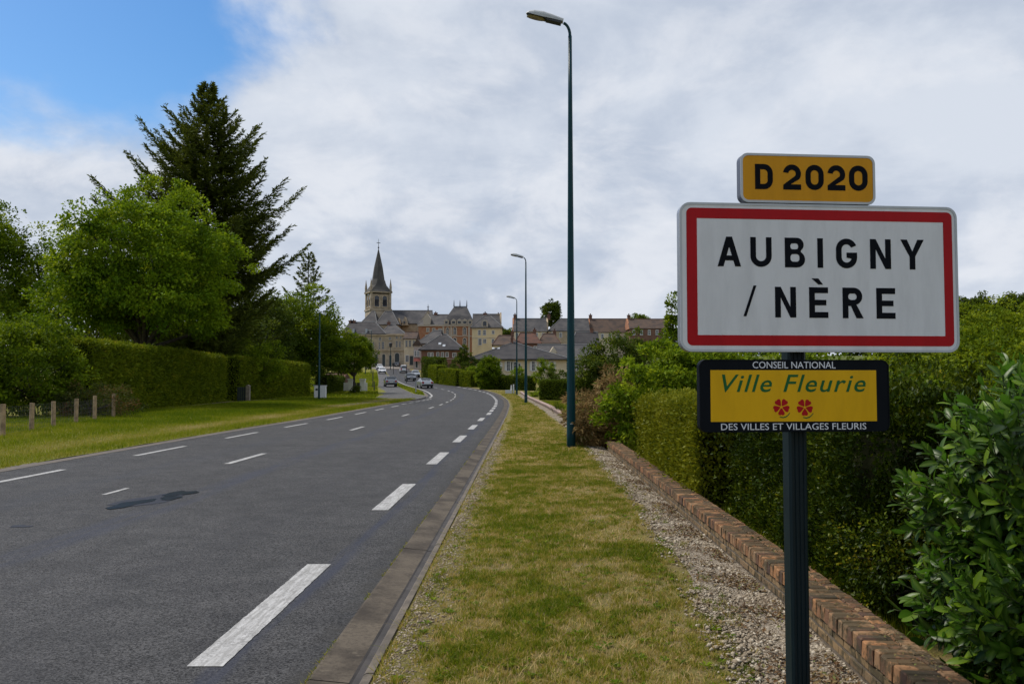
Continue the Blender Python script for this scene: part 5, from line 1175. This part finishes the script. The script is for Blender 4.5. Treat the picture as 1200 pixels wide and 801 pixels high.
# ------------------------------------------------------------------ laurel in the right foreground
M_LAUREL = []
def laurel_mat():
    m, t, b = new_mat('laurel_leaf'); oi = t.nodes.new('ShaderNodeObjectInfo'); ge = t.nodes.new('ShaderNodeNewGeometry')
    rnd = Mth(t, 'FRACT', Mth(t, 'ADD', oi.outputs['Random'], ge.outputs['Random Per Island']))
    a = t.nodes.new('ShaderNodeAttribute'); a.attribute_name = 'tint'
    r = t.nodes.new('ShaderNodeValToRGB'); e = r.color_ramp.elements; e[0].color = (.012, .032, .002, 1); e[1].color = (.15, .24, .010, 1); x = e.new(.68); x.color = (.036, .082, .004, 1)
    t.links.new(rnd, r.inputs[0]); col = MixC(t, MapR(t, a.outputs['Fac'], .5, 1.0, 0, .4), r.outputs[0], (.13, .2, .03))
    t.links.new(col, b.inputs['Base Color']); b.inputs['Roughness'].default_value = .33; b.inputs['Specular IOR Level'].default_value = .17
    tr = t.nodes.new('ShaderNodeBsdfTranslucent'); tr.inputs['Color'].default_value = (.08, .2, .015, 1); mx = t.nodes.new('ShaderNodeMixShader'); mx.inputs[0].default_value = .3
    t.links.new(b.outputs[0], mx.inputs[1]); t.links.new(tr.outputs[0], mx.inputs[2]); t.links.new(mx.outputs[0], t.nodes['Material Output'].inputs['Surface'])
    return m
ML = laurel_mat()
def laurel_leaf(seed):
    r = random.Random(seed); n = 6; V = []; F = []; T = []; L = 1.0; w = r.uniform(.16, .205); cv = r.uniform(.08, .24); fold = r.uniform(.18, .4); tw = r.uniform(-.3, .3)
    for i in range(n + 1):
        q = i / n; hw_ = w * math.sin(PI * min(1, (q * .95 + .03) ** 1.15)) ** .7 + .004; z = -cv * q * q; a = tw * q
        for s in (-1, 0, 1):
            yy_ = s * hw_; zz = z + abs(s) * hw_ * fold; V.append((q * L, yy_ * math.cos(a) - zz * math.sin(a) * .3, zz + yy_ * math.sin(a) + r.uniform(-.006, .006))); T.append(1.0 if s == 0 else .3)
    for i in range(n):
        for c in range(2): F.append((i * 3 + c, (i + 1) * 3 + c, (i + 1) * 3 + c + 1, i * 3 + c + 1))
    me = mesh('leaf', V, F, ML, True); at = me.attributes.new('tint', 'FLOAT', 'POINT'); at.data.foreach_set('value', T); return me, np.array(V), F, T
LV = [laurel_leaf(s) for s in range(8)]
lau = empty('laurel_bush', (3.45, 5.0, 0), 'large glossy cherry laurel bush in the right foreground', 'shrub')
rl = np.random.default_rng(77); shoots = []
for i in range(1500):
    d = sph(1, rl)[0]
    d = d / (np.abs(d) ** 3.2).sum() ** (1 / 3.2)
    if d[2] < -.8 or d[1] > .6 or d[0] > .75: continue
    c = np.array([3.62, 5.05, .92]) + d * np.array([.90, 1.15, .92]) * rl.uniform(.80, .99) * (1 + .12 * math.sin(5 * d[2] + 3 * d[1]))
    dr = unit(d * .9 + np.array([-.1, -.25, .45]) + rl.normal(0, .28, 3)); shoots.append((c, dr))
for i in range(420):
    d = sph(1, rl)[0]
    if d[1] > .6 or d[0] > .7: continue
    c = np.array([2.98, 4.85, .40]) + d * np.array([.46, .95, .46]) * rl.uniform(.75, 1.0)
    if c[2] > .06: shoots.append((c, unit(d * .9 + np.array([-.25, -.25, .35]) + rl.normal(0, .28, 3))))
mats = []
stm = MB()
for c, dr in shoots:
    ln = rl.uniform(.16, .34); k = int(rl.integers(6, 11)); u_ = unit(np.cross(dr, rl.normal(size=3))); v_ = np.cross(dr, u_)
    stm.tube([tuple(c - dr * ln * 1.2 - np.array([3.45, 5.0, 0])), tuple(c + dr * ln * .8 - np.array([3.45, 5.0, 0]))], [.005, .0025], 4, False)
    for j in range(k):
        q = j / (k - 1); a = j * 2.4 + rl.normal(0, .3); p = c + dr * ln * (q - .25)
        op = 1.15 - .75 * q; ax = unit(dr * math.cos(op) + (u_ * math.cos(a) + v_ * math.sin(a)) * math.sin(op) + rl.normal(0, .1, 3))
        side = unit(np.cross(ax, dr if abs(np.dot(ax, dr)) < .95 else v_)); nn = np.cross(side, ax); nn = nn if np.dot(nn, dr) > 0 else -nn; side = np.cross(nn, ax)
        s = rl.uniform(.075, .15) * (1 - .35 * (q > .85)); mats.append((p, ax, side, nn, s))
def scr(p): return (1.0 / p[1]) if p[1] > .5 else 0
def score(e):
    p = e[0]; u = p[0] / p[1] * 1000 + 600; out = np.linalg.norm((p - np.array([3.62, 5.05, .92])) / np.array([.72, .95, .86])); fac = -(unit(p - np.array([3.62, 5.05, .92])) @ unit(p - np.array([0, 0, 1.8])))
    return (e[4] / p[1]) * (1 if u < 1215 else .2) * (.4 + out) * (1 + fac)
order = sorted(range(len(mats)), key=lambda i: -score(mats[i]))
Vs, Fs, Ts, nv = [], [], [], 0
for rk, i in enumerate(order):
    p, ax, side, nn, s = mats[i]; q = random.randrange(len(LV)); me, V, F, T = LV[q]
    if rk < 300:
        o = link('leaf', me, lau); M = Matrix(((ax[0] * s, side[0] * s, nn[0] * s, p[0] - 3.45), (ax[1] * s, side[1] * s, nn[1] * s, p[1] - 5.0), (ax[2] * s, side[2] * s, nn[2] * s, p[2]), (0, 0, 0, 1))); o.matrix_basis = M
    else:
        W_ = p - np.array([3.45, 5.0, 0]) + (V[:, :1] * ax + V[:, 1:2] * side + V[:, 2:3] * nn) * s; Vs.append(W_); Fs.append(np.array(F) + nv); Ts += T; nv += len(V)
o = link('leaves', fast_mesh('leaves', np.concatenate(Vs), np.concatenate(Fs), ML, Ts, True), lau); o['kind'] = 'stuff'
for i in range(9):
    a = rl.uniform(0, 6.28); stm.tube([(.12 * math.cos(a), .15 * math.sin(a), -.1), (.3 * math.cos(a), .4 * math.sin(a), .6), (.5 * math.cos(a), .7 * math.sin(a), 1.2)], [.02, .014, .006], 6, False)
stm.build('stems', mat('laurel_stem', (.06, .075, .02), .8), lau)
P, O, T, C = crown_cloud((.28, .05, .85), (.66, .95, .80), 260, 40, .17, rl, low=-1, inner=.1); A, Nn = orient(O, rl)
P2, O2, T2, C2 = crown_cloud((-.42, -.1, .36), (.34, .9, .38), 130, 40, .13, rl, low=-1, inner=.1); A2, N2 = orient(O2, rl); P = np.concatenate([P, P2]); A = np.concatenate([A, A2]); Nn = np.concatenate([Nn, N2]); T = np.concatenate([T, T2])
link('inner_foliage', leaf_mesh('inner_foliage', P, A, Nn, .11, .045, T, G['privet']), lau)

# ------------------------------------------------------------------ vehicles
def paint(name, c, metal=.3): 
    m, t, b = new_mat(name); b.inputs['Base Color'].default_value = (*c, 1); b.inputs['Metallic'].default_value = metal; b.inputs['Roughness'].default_value = .3; b.inputs['Coat Weight'].default_value = .6; return m
M_TYRE = mat('tyre', (.012, .012, .013), .85); M_RIM = mat('alloy', (.4, .41, .42), .35, .8); M_CG = mat('car_glass', (.015, .02, .024), .06, spec=.7); M_BLKP = mat('black_plastic', (.015, .015, .016), .7); M_RLAMP = mat('tail_lamp', (.3, .01, .01), .25); M_HLAMP = mat('head_lamp', (.6, .62, .64), .15); M_PLATE = mat('plate', (.65, .65, .6), .5)
def car(label, loc, rz, pm_, kind='hatch', front=True):
    """nose along -y"""
    r = empty('car', loc, label, 'car', 'cars on the road', rz)
    W, L_ = .87, 4.1
    if kind == 'van': sec = [(-2.1, .28, .62), (-2.02, .28, .86), (-1.35, .26, 1.08), (-.75, .26, 1.72), (-.4, .26, 1.86), (1.6, .26, 1.9), (1.95, .28, 1.8), (2.1, .3, 1.0), (2.12, .32, .55)]
    elif kind == 'saloon': sec = [(-2.25, .3, .55), (-2.15, .26, .72), (-1.2, .24, .92), (-.45, .24, 1.34), (-.1, .24, 1.43), (.7, .24, 1.42), (1.4, .24, 1.05), (2.1, .26, .98), (2.25, .32, .6)]
    else: sec = [(-2.0, .3, .55), (-1.9, .26, .74), (-1.05, .24, .96), (-.4, .24, 1.38), (0, .24, 1.5), (1.1, .24, 1.47), (1.75, .25, 1.02), (1.95, .28, .9), (2.0, .32, .55)]
    V = []; F = []; k = 9
    for i, (y_, lo, hi) in enumerate(sec):
        wl_ = W * (.9 if i in (0, len(sec) - 1) else 1); belt = min(hi, .92); tap = .78 if hi > 1.1 else .93
        V += [(-wl_ * .93, y_, lo), (-wl_, y_, lo + .2), (-wl_, y_, belt), (-wl_ * tap, y_, hi - .03), (0, y_, hi + .03), (wl_ * tap, y_, hi - .03), (wl_, y_, belt), (wl_, y_, lo + .2), (wl_ * .93, y_, lo)]
    n = len(sec)
    for i in range(n - 1):
        for c in range(k - 1): F.append((i * k + c, i * k + c + 1, (i + 1) * k + c + 1, (i + 1) * k + c))
        F.append((i * k + k - 1, i * k, (i + 1) * k, (i + 1) * k + k - 1))
    F.append(tuple(range(k))[::-1]); F.append(tuple((n - 1) * k + c for c in range(k)))
    link('body', mesh('body', V, F, pm_, False), r)
    def glass(name, i0, i1, q0=.12, q1=.88, lift=.012):
        (ya, _, za), (yb, _, zb_) = sec[i0], sec[i1]; d = Vector((0, yb - ya, zb_ - za)); nn = Vector((0, -d.z, d.y)).normalized() * lift * (1 if d.y >= 0 else 1)
        if nn.z < 0: nn = -nn
        a = Vector((0, ya, za)) + d * q0; b = Vector((0, ya, za)) + d * q1; wa = W * .82; wb = W * .7
        MB().add([(-wa, a.y + nn.y, a.z + nn.z), (0, a.y + nn.y * 4, a.z + .03 + nn.z), (wa, a.y + nn.y, a.z + nn.z), (wb, b.y + nn.y, b.z + nn.z), (0, b.y + nn.y * 4, b.z + .03 + nn.z), (-wb, b.y + nn.y, b.z + nn.z)], [(0, 1, 4, 5), (1, 2, 3, 4)]).build(name, M_CG, r)
    glass('windscreen', 2, 3); glass('rear_window', *((5, 6) if kind != 'van' else (6, 7)), .1, .8)
    top = max(s[2] for s in sec)
    for s in (-1, 1):
        y0_, y1_ = (-.75, 1.4) if kind != 'saloon' else (-.7, 1.2)
        MB().add([(s * W * 1.005, y0_, .96), (s * W * 1.005, y1_, .96), (s * W * .83, y1_ - .35, top - .14), (s * W * .83, y0_ + .5, top - .14)], [(0, 1, 2, 3) if s > 0 else (3, 2, 1, 0)]).build('side_window', M_CG, r)
        MB().box(s * (W + .02) - .0, s * (W + .16), -.78, -.66, .95, 1.08).build('mirror', pm_, r) if s > 0 else MB().box(-(W + .16), -(W + .02), -.78, -.66, .95, 1.08).build('mirror', pm_, r)
        for yw in (-1.28, 1.28):
            wmb = MB(); wmb.tube([(s * (W - .2), yw, .31), (s * (W + .015), yw, .31)], .31, 14); wo = wmb.build('wheel', M_TYRE, r)
            MB().tube([(s * (W + .0), yw, .31), (s * (W + .025), yw, .31)], .19, 10).build('rim', M_RIM, wo)
        hl = MB().box(s * W * .62 - .2, s * W * .62 + .2, sec[0][0] - .03, sec[0][0] + .14, .60, .76).build('headlight', M_HLAMP, r)
        MB().box(s * W * .74 - .13, s * W * .74 + .13, sec[-1][0] - .16, sec[-1][0] + .03, .66, .92 if kind != 'van' else 1.2).build('tail_light', M_RLAMP, r)
    MB().box(-W * .92, W * .92, sec[0][0] - .05, sec[0][0] + .2, .26, .5).build('front_bumper', M_BLKP, r); MB().box(-W * .92, W * .92, sec[-1][0] - .2, sec[-1][0] + .05, .28, .52).build('rear_bumper', M_BLKP, r)
    MB().box(-.26, .26, sec[0][0] - .07, sec[0][0] - .045, .42, .53).build('number_plate', M_PLATE, r); MB().box(-.26, .26, sec[-1][0] + .045, sec[-1][0] + .07, .6, .71).build('number_plate', M_PLATE, r)
    return r
P_SIL = paint('silver_paint', (.34, .36, .38), .7); P_WHT = paint('white_car_paint', (.6, .6, .6), 0); P_DRK = paint('dark_paint', (.02, .024, .035), .3); P_GRY = paint('grey_paint', (.16, .17, .185), .6)
def zc(y_): return float(prof(y_)) + .02
car('silver saloon nearest on the bend of the road', (Xp(497.5, 124), 124, zc(124)), PI + .30, P_SIL, 'saloon')
car('white van climbing the road toward the arcade', (Xp(472.6, 214), 214, zc(214)), PI + .2, P_WHT, 'van')
car('pale silver hatchback halfway up the main road', (Xp(486.5, 182), 182, zc(182)), .2, P_SIL, 'hatch')
car('small dark car partly behind the black marker post', (Xp(480.8, 160), 160, zc(160)), .24, P_DRK, 'hatch')
car('white car coming down the narrow side road', (Xp(447.8, 206), 206, zc(206) + .1), .16, P_WHT, 'hatch')
car('white car at the top of the side road, behind another white car', (Xp(444.8, 236), 236, zc(236) + .1), .16, P_WHT, 'hatch')
car('grey car at the lower end of the side road', (Xp(457.5, 128), 128, zc(128) + .1), PI + .22, P_GRY, 'hatch')
car('dark car under the tall arch of the arcade building', (Xp(465.2, 262), 262, zc(262) + .1), .0, P_DRK, 'hatch')
# marker posts on the median
def marker(lab, pxx, Yy, hgt, m, head=None):
    o = empty('marker_post', (Xp(pxx, Yy), Yy, zc(Yy)), lab, 'post')
    MB().tube([(0, 0, -.2), (0, 0, hgt)], [.07, .06], 8).build('post', m, o)
    if head: MB().box(-.28, .28, -.03, .03, hgt - .1, hgt + .5).build('sign_plate', head, o)
    return o
M_POST = mat('black_post', (.015, .018, .02), .5)
marker('black marker post on the grass median beside the dark car', 476.5, 150, 3.2, M_POST)
marker('sign post on the grass median left of the white van', 461, 205, 2.2, M_POST, M_POST)
marker('dark post at the lower left of the side road with white band', 438.6, 108, 1.3, M_POST)
marker('tall dark post left of the side road', 437, 122, 2.6, M_POST)
marker('thin pale post at the near end of the grass island', 487.3, 101, 1.6, M_ZINC)
for pxx, Yy, hh, lab in ((428.2, 200, 9.6, 'thin street lamp in front of the dark slate roof, left one of the pair'), (434.8, 208, 10.5, 'taller thin street lamp with a wide head, right one of the pair by the arcade'), (457.5, 240, 6.2, 'old lantern post in front of the arches')):
    o = empty('town_lamp', (Xp(pxx, Yy), Yy, zc(Yy)), lab, 'street lamp')
    MB().tube([(0, 0, 0), (0, 0, hh)], [.11, .07], 8).build('pole', M_LAMP, o)
    if hh < 8: MB().tube([(0, 0, hh), (0, 0, hh + .3), (0, 0, hh + 1.2), (0, 0, hh + 1.5)], [.15, .4, .5, .1], 6).build('lantern', M_GASK, o)
    else: MB().box(-.95, .1, -.12, .12, hh - .02, hh + .14).build('lamp_head', M_HOOD, o)

# ------------------------------------------------------------------ grass, gravel and litter
GB = leaf_mat('grass_blades', [(0, (.065, .11, .003)), (.3, (.155, .19, .008)), (.55, (.27, .24, .028)), (.75, (.40, .30, .09)), (1, (.54, .41, .19))], .4, .7, .15)
def blades(name, x, y_, z, h, wd, tint, m, lean=.55, seg2=True):
    n = len(x); a = RNG.random(n) * 6.283; b = RNG.random(n) * 6.283; ln = np.abs(RNG.normal(0, lean, n)) * h
    P = np.stack([x, y_, z], 1); S = np.stack([np.cos(a), np.sin(a), 0 * a], 1) * (wd / 2)[:, None]; Ld = np.stack([np.cos(b), np.sin(b), 0 * b], 1) * ln[:, None]; U = np.array([0, 0, 1.0])
    if seg2:
        mid = P + U * (h * .6)[:, None] + Ld * .35; V = np.stack([P - S, P + S, mid - S * .7, mid + S * .7, P + U * h[:, None] + Ld], 1).reshape(-1, 3); i = np.arange(n)[:, None] * 5
        F = np.concatenate([i + [0, 1, 3], i + [0, 3, 2], i + [2, 3, 4]], 1).reshape(-1, 3); k = 5
    else:
        V = np.stack([P - S, P + S, P + U * h[:, None] + Ld], 1).reshape(-1, 3); i = np.arange(n)[:, None] * 3; F = (i + [0, 1, 2]); k = 3
    tag(link(name, fast_mesh(name, V, F, m, np.repeat(tint, k))), kind='stuff')
def verge_grass(name, y0, y1, n, hmul, wmul, seg2):
    y_ = y0 * (y1 / y0) ** (RNG.random(n)) if y1 / y0 > 2 else RNG.uniform(y0, y1, n)
    lo = RK(y_) + .03; hi = gravel_edge(y_) + .25; x = lo + (hi - lo) * RNG.random(n)
    d_l = x - lo; d_r = gravel_edge(y_) - x
    xr, yr = x * .8 + y_ * .6, y_ * .8 - x * .6; wq = fbm(x + 70, y_, 2.0) * 1.2; cov = fbm(xr + wq, yr + wq, 1.1); cov2 = .6 * fbm(xr + 40 - wq, yr, 3.6) + .4 * fbm(x + 11, y_ + wq, 9.0)
    edge = np.clip((d_l - .12 + (cov2 - .5) * .6) / .26, 0, 1) * np.clip((d_r + .05 + (cov2 - .5) * .7) / .35, 0, 1)
    dens = np.clip(.62 + (cov - .44) * 1.2 + (cov2 - .5) * 2.2, .15, 1) * edge
    k = RNG.random(n) < dens; x, y_, cov, cov2, edge = x[k], y_[k], cov[k], cov2[k], edge[k]; n = len(x)
    dry = np.clip(.50 - (cov - .46) * 1.0 - (cov2 - .5) * 2.0 + (1 - edge) * .25, 0, 1)
    tint = np.clip(dry + RNG.normal(0, .21, n) + (RNG.random(n) < .15) * .3, 0, 1)
    h = (.016 + .025 * RNG.random(n) ** 1.6 + .03 * np.clip(cov - .45, 0, 1)) * hmul * (.7 + .4 * edge); wd = (.0035 + .004 * RNG.random(n)) * wmul
    blades(name, x, y_, vz(x, y_), h, wd, tint, GB, 1.05, seg2)
verge_grass('grass', 3.0, 9.0, 150000, 1.0, 1.0, True)
verge_grass('grass', 9.0, 18, 120000, 1.05, 1.6, False)
verge_grass('grass', 18, 45, 110000, 1.15, 3.2, False)
verge_grass('grass', 45, 110, 60000, 1.3, 8, False)
# longer tufts and broad leaved weeds in the verge
nt2 = 900; ty = 3.4 * (22 / 3.4) ** RNG.random(nt2); tx = RK(ty) + .1 + (gravel_edge(ty) + .1 - RK(ty)) * RNG.random(nt2); n = nt2 * 26; k_ = np.repeat(np.arange(nt2), 26)
x = tx[k_] + RNG.normal(0, .022, n); y_ = ty[k_] + RNG.normal(0, .022, n)
blades('grass', x, y_, vz(x, y_), (.025 + .035 * RNG.random(n)) * RNG.uniform(.6, 1.2, nt2)[k_], .003 + .003 * RNG.random(n), np.clip(RNG.uniform(.05, .75, nt2)[k_] + RNG.normal(0, .1, n), 0, 1), GB, .8, True)
nt2 = 520; ty = 3.5 * (16 / 3.5) ** RNG.random(nt2); tx = RK(ty) + .1 + (gravel_edge(ty) - RK(ty)) * RNG.random(nt2); n = nt2 * 9; k_ = np.repeat(np.arange(nt2), 9); a = np.tile(np.arange(9) * 2.4, nt2) + RNG.normal(0, .3, n)
A = np.stack([np.cos(a), np.sin(a), RNG.uniform(.15, .6, n)], 1); Nn = np.stack([-np.cos(a) * .4, -np.sin(a) * .4, np.ones(n)], 1); sz = RNG.uniform(.02, .05, nt2)[k_]
tag(link('weeds', leaf_mesh('weeds', np.stack([tx[k_] + .004 * np.cos(a), ty[k_] + .004 * np.sin(a), vz(tx[k_], ty[k_]) + .008], 1), A, Nn, sz, sz * .42, np.clip(.45 + RNG.normal(0, .2, n), 0, 1), G['mid'])), kind='stuff')
# left verge
GL = leaf_mat('grass_left', [(0, (.065, .115, .002)), (.4, (.165, .20, .008)), (.7, (.26, .24, .035)), (1, (.42, .34, .14))], .4, .7, .15)
n = 210000; y_ = 13 * (78 / 13) ** RNG.random(n); t = RNG.random(n); x = LE(y_) - .28 - t * np.interp(y_, [38, 44], [12.5, 10.9])
cov = fbm(x, y_, .35); off = LE(y_) - x
mown = np.clip(1.25 - np.abs(off - 2.1) / 1.2, 0, 1)
tint = np.clip(.24 + mown * .50 - (cov - .5) * .8 + RNG.normal(0, .13, n) + .2 * (off < .7), 0, 1)
zz = .02 + .04 * (fbm(x, y_, .6) - .5) + .10 * sstep(1.0, .9, (80 - off) / 79.74) + prof(y_)
blades('grass', x, y_, zz, (.04 + .07 * RNG.random(n)) * (1 - .35 * mown) * (.8 + y_ / 60), .010 * (.6 + y_ / 22), tint, GL, .6, False)
n = 70000; y_ = RNG.uniform(76, 215, n); x = LE(y_) - .4 - RNG.random(n) * 24; ok_ = (x < so_l(y_) - .1) | (x > so_r(y_) + .1); x, y_ = x[ok_], y_[ok_]; n = len(x)
blades('grass', x, y_, .03 + .10 + prof(y_) - .02, .10 + .10 * RNG.random(n), .10 + .08 * RNG.random(n), np.clip(.34 - (fbm(x, y_, .2) - .5) * .8 + RNG.normal(0, .15, n), 0, 1), GL, .6, False)
# weeds along the joint of asphalt and gutter, and over the kerb
n = 2600; y_ = 3.5 * (30 / 3.5) ** RNG.random(n); ck = fbm(0 * y_, y_, 1.4) > .52; x = RK(y_) - GW + RNG.normal(0, .008, n); x, y_ = x[ck], y_[ck]; n = len(x)
blades('grass', x, y_, .0 * x, .008 + .018 * RNG.random(n), .005 + .003 * RNG.random(n), np.clip(.4 + RNG.normal(0, .2, n), 0, 1), GB, 1.2, False)
n = 3500; y_ = 3.3 * (40 / 3.3) ** RNG.random(n); ck = fbm(5 + 0 * y_, y_, 1.0) > .47; x = RK(y_) + .01 + np.abs(RNG.normal(0, .03, n)); x, y_ = x[ck], y_[ck]; n = len(x)
blades('grass', x, y_, .03 + 0 * x, .02 + .04 * RNG.random(n), (.004 + .003 * RNG.random(n)) * (1 + y_ / 15), np.clip(.55 + RNG.normal(0, .2, n), 0, 1), GB, 1.3, False)
# garden behind the wall, right: rough grass
n = 60000; y_ = RNG.uniform(6, 26, n); x = np.interp(y_, [5, 22, 30], [2.45, 2.75, 2.8]) + .05 + RNG.random(n) ** 1.3 * 2.5
blades('grass', x, y_, -.04 + 0 * x, .05 + .12 * RNG.random(n), .008 + .006 * RNG.random(n), np.clip(.3 + RNG.normal(0, .18, n), 0, 1), GL, .6, False)
n = 60000; y_ = RNG.uniform(28, 72, n); x = np.interp(y_, [28, 72], [2.8, 2.3]) + RNG.random(n) * np.interp(y_, [28, 72], [3, 9])
blades('grass', x, y_, .03 + 0 * x, .04 + .06 * RNG.random(n), .03 + .02 * RNG.random(n), np.clip(.3 + (fbm(x, y_, .4) - .5) * .7 + RNG.normal(0, .15, n), 0, 1), GL, .6, False)
# reedy tufts in front of the lawn
for i, (a, Yy) in enumerate(((653, 47), (657, 45), (676, 42), (682, 40))):
    rg = np.random.default_rng(300 + i); k = 60; cx = Xp(a, Yy)
    xx = cx + rg.normal(0, .10, k); yv = Yy + rg.normal(0, .15, k); aa = rg.random(k) * 6.283; hh = rg.uniform(.5, 1.0, k); P = np.stack([xx, yv, 0 * xx], 1)
    S = np.stack([np.cos(aa), np.sin(aa), 0 * aa], 1) * .012; Lx = np.stack([rg.normal(0, .14, k), rg.normal(0, .1, k), hh], 1)
    o = link('grass_tuft', fast_mesh('grass_tuft', np.stack([P - S, P + S, P + Lx], 1).reshape(-1, 3), np.arange(3 * k).reshape(-1, 3), G['dark'], np.repeat(rg.random(k), 3)))
    tag(o, ('tall dark grass tuft just left of the tall lamp post', 'dark grass tuft touching the left side of the tall lamp post', 'tall dark grass tuft just right of the tall lamp post', 'leaning dark grass tuft farther right of the tall lamp post')[i], 'grass tuft', 'tall grass tufts along the lawn')
# gravel strip and stones
M_GRAVB = mat('gravel_bed', (.20, .17, .13), .95, col2=(.10, .08, .055), scale=3.5, bump=.8)
def gbm():
    m, t, b = new_mat('gravel_bed'); c = t.nodes.new('ShaderNodeTexCoord'); ob = c.outputs['Object']
    vo = t.nodes.new('ShaderNodeTexVoronoi'); vo.inputs['Scale'].default_value = 55; t.links.new(ob, vo.inputs['Vector']); sx_ = t.nodes.new('ShaderNodeSeparateXYZ'); t.links.new(vo.outputs['Color'], sx_.inputs[0])
    f = Noise(t, ob, 2.6, 6, .65)
    col = MixC(t, sx_.outputs[0], (.13, .105, .075), (.34, .29, .22)); col = MixC(t, MapR(t, f, .46, .62, 0, .8), col, (.11, .08, .05))
    t.links.new(col, b.inputs['Base Color']); b.inputs['Roughness'].default_value = .95; b.inputs['Specular IOR Level'].default_value = .15
    bp = t.nodes.new('ShaderNodeBump'); bp.inputs['Strength'].default_value = .9; bp.inputs['Distance'].default_value = .012; bp.invert = True
    t.links.new(vo.outputs['Distance'], bp.inputs['Height']); t.links.new(bp.outputs[0], b.inputs['Normal']); return m
M_GRAVB = gbm()
V = []; F = []; ysm = np.concatenate([np.arange(2.2, 24, .25), np.arange(24, 100, 2.0)])
for yy_ in ysm:
    e = float(gravel_edge(yy_)) - .12 + (float(fbm(3.0, yy_, 1.5)) - .5) * .35; w_ = wx(yy_) + .01
    if yy_ > 24: e = w_ - .55
    for k in range(5): q = k / 4; x = e + (w_ - e) * q; V.append((x, yy_, float(vz(np.array(x), np.array(yy_))) + (.012 if 0 < k else -.012)))
for i in range(len(ysm) - 1):
    for k in range(4): F.append((i * 5 + k, i * 5 + k + 1, (i + 1) * 5 + k + 1, (i + 1) * 5 + k))
tag(link('gravel_path', mesh('gravel_path', V, F, M_GRAVB, True)), kind='structure')
GS = leaf_mat('gravel_stone', [(0, (.09, .066, .042)), (.5, (.25, .20, .135)), (1, (.48, .42, .32))], 0, .9, .2)
def stones(name, x, y_, z, s, tint, m):
    n = len(x); base = np.array([[1, 0, 0], [0, 1, 0], [-1, 0, 0], [0, -1, 0], [0, 0, 1], [0, 0, -1]], float); F0 = np.array([[0, 1, 4], [1, 2, 4], [2, 3, 4], [3, 0, 4], [1, 0, 5], [2, 1, 5], [3, 2, 5], [0, 3, 5]])
    a = RNG.random(n) * 6.283; sc_ = s[:, None] * np.stack([RNG.uniform(.7, 1.3, n), RNG.uniform(.5, 1, n), RNG.uniform(.35, .65, n)], 1)
    B = base[None] * sc_[:, None] + RNG.normal(0, .18, (n, 6, 3)) * s[:, None, None] * .8; c, s_ = np.cos(a)[:, None], np.sin(a)[:, None]
    V = np.stack([B[..., 0] * c - B[..., 1] * s_ + x[:, None], B[..., 0] * s_ + B[..., 1] * c + y_[:, None], B[..., 2] + z[:, None]], -1).reshape(-1, 3)
    F = (np.arange(n)[:, None, None] * 6 + F0[None]).reshape(-1, 3); tag(link(name, fast_mesh(name, V, F, m, np.repeat(tint, 6))), kind='stuff')
n = 26000; y_ = 3.6 * (24 / 3.6) ** RNG.random(n); e = gravel_edge(y_) - .2; w_ = np.array([wx(v) for v in y_]); x = e + (w_ - e) * RNG.random(n) ** .85
f = fbm(x, y_, 1.8); f2 = fbm(x + 9, y_, 5.0); keep = RNG.random(n) < np.clip(.30 + (f - .46) * 4.0 + (f2 - .5) * 1.6, .04, 1) * np.clip((x - e) / .25, .08, 1); x, y_ = x[keep], y_[keep]; n = len(x)
gq = np.clip((x - gravel_edge(y_) + .1) / (np.array([wx(v) for v in y_]) - gravel_edge(y_) + .1), 0, 1)
stones('gravel', x, y_, vz(x, y_) + .012, .006 + .020 * RNG.random(n) ** 4 + .0006 * y_, np.clip(RNG.normal(.55, .24, n), 0, 1), GS)
n = 9000; y_ = 3.4 * (30 / 3.4) ** RNG.random(n); x = RK(y_) + .02 + np.abs(RNG.normal(0, .09, n)) * (.5 + 2 * fbm(0 * y_, y_, .8))
stones('gravel', x, y_, vz(x, y_) + .002, .004 + .008 * RNG.random(n) ** 2 + .0005 * y_, np.clip(RNG.normal(.45, .22, n), 0, 1), GS)
# fallen leaves on the gravel and on the coping
LIT = leaf_mat('fallen_leaves', [(0, (.05, .03, .015)), (.5, (.13, .07, .03)), (.85, (.2, .14, .06)), (1, (.12, .15, .04))], .1, .8, .2)
n = 13000; y_ = 3.6 * (22 / 3.6) ** RNG.random(n); w_ = np.array([wx(v) for v in y_]); e = gravel_edge(y_); q = RNG.random(n) ** .5; x = e - .1 + (w_ - e + .06) * q
f = fbm(x + 20, y_, 2.2); keep = RNG.random(n) < np.clip((f - .42) * 4 + (q > .8) * .35, .03, 1); x, y_ = x[keep], y_[keep]; n = len(x)
Nn = unit(np.array([0, 0, 1.0]) + RNG.normal(0, .35, (n, 3))); A = unit(np.cross(Nn, RNG.normal(size=(n, 3)))); L = RNG.uniform(.015, .045, n)
tag(link('fallen_leaves', leaf_mesh('fallen_leaves', np.stack([x, y_, vz(x, y_) + .024], 1), A, Nn, L, L * .5, RNG.random(n), LIT)), kind='stuff')
n = 900; y_ = 3.8 * (21 / 3.8) ** RNG.random(n); x = np.array([wx(v) for v in y_]) + RNG.random(n) ** .6 * .28
Nn = unit(np.array([0, 0, 1.0]) + RNG.normal(0, .25, (n, 3))); A = unit(np.cross(Nn, RNG.normal(size=(n, 3)))); L = RNG.uniform(.012, .03, n)
tag(link('fallen_leaves', leaf_mesh('fallen_leaves', np.stack([x, y_, .243 + 0 * x], 1), A, Nn, L, L * .5, np.clip(RNG.random(n) * .6 + .4, 0, 1), LIT)), kind='stuff')
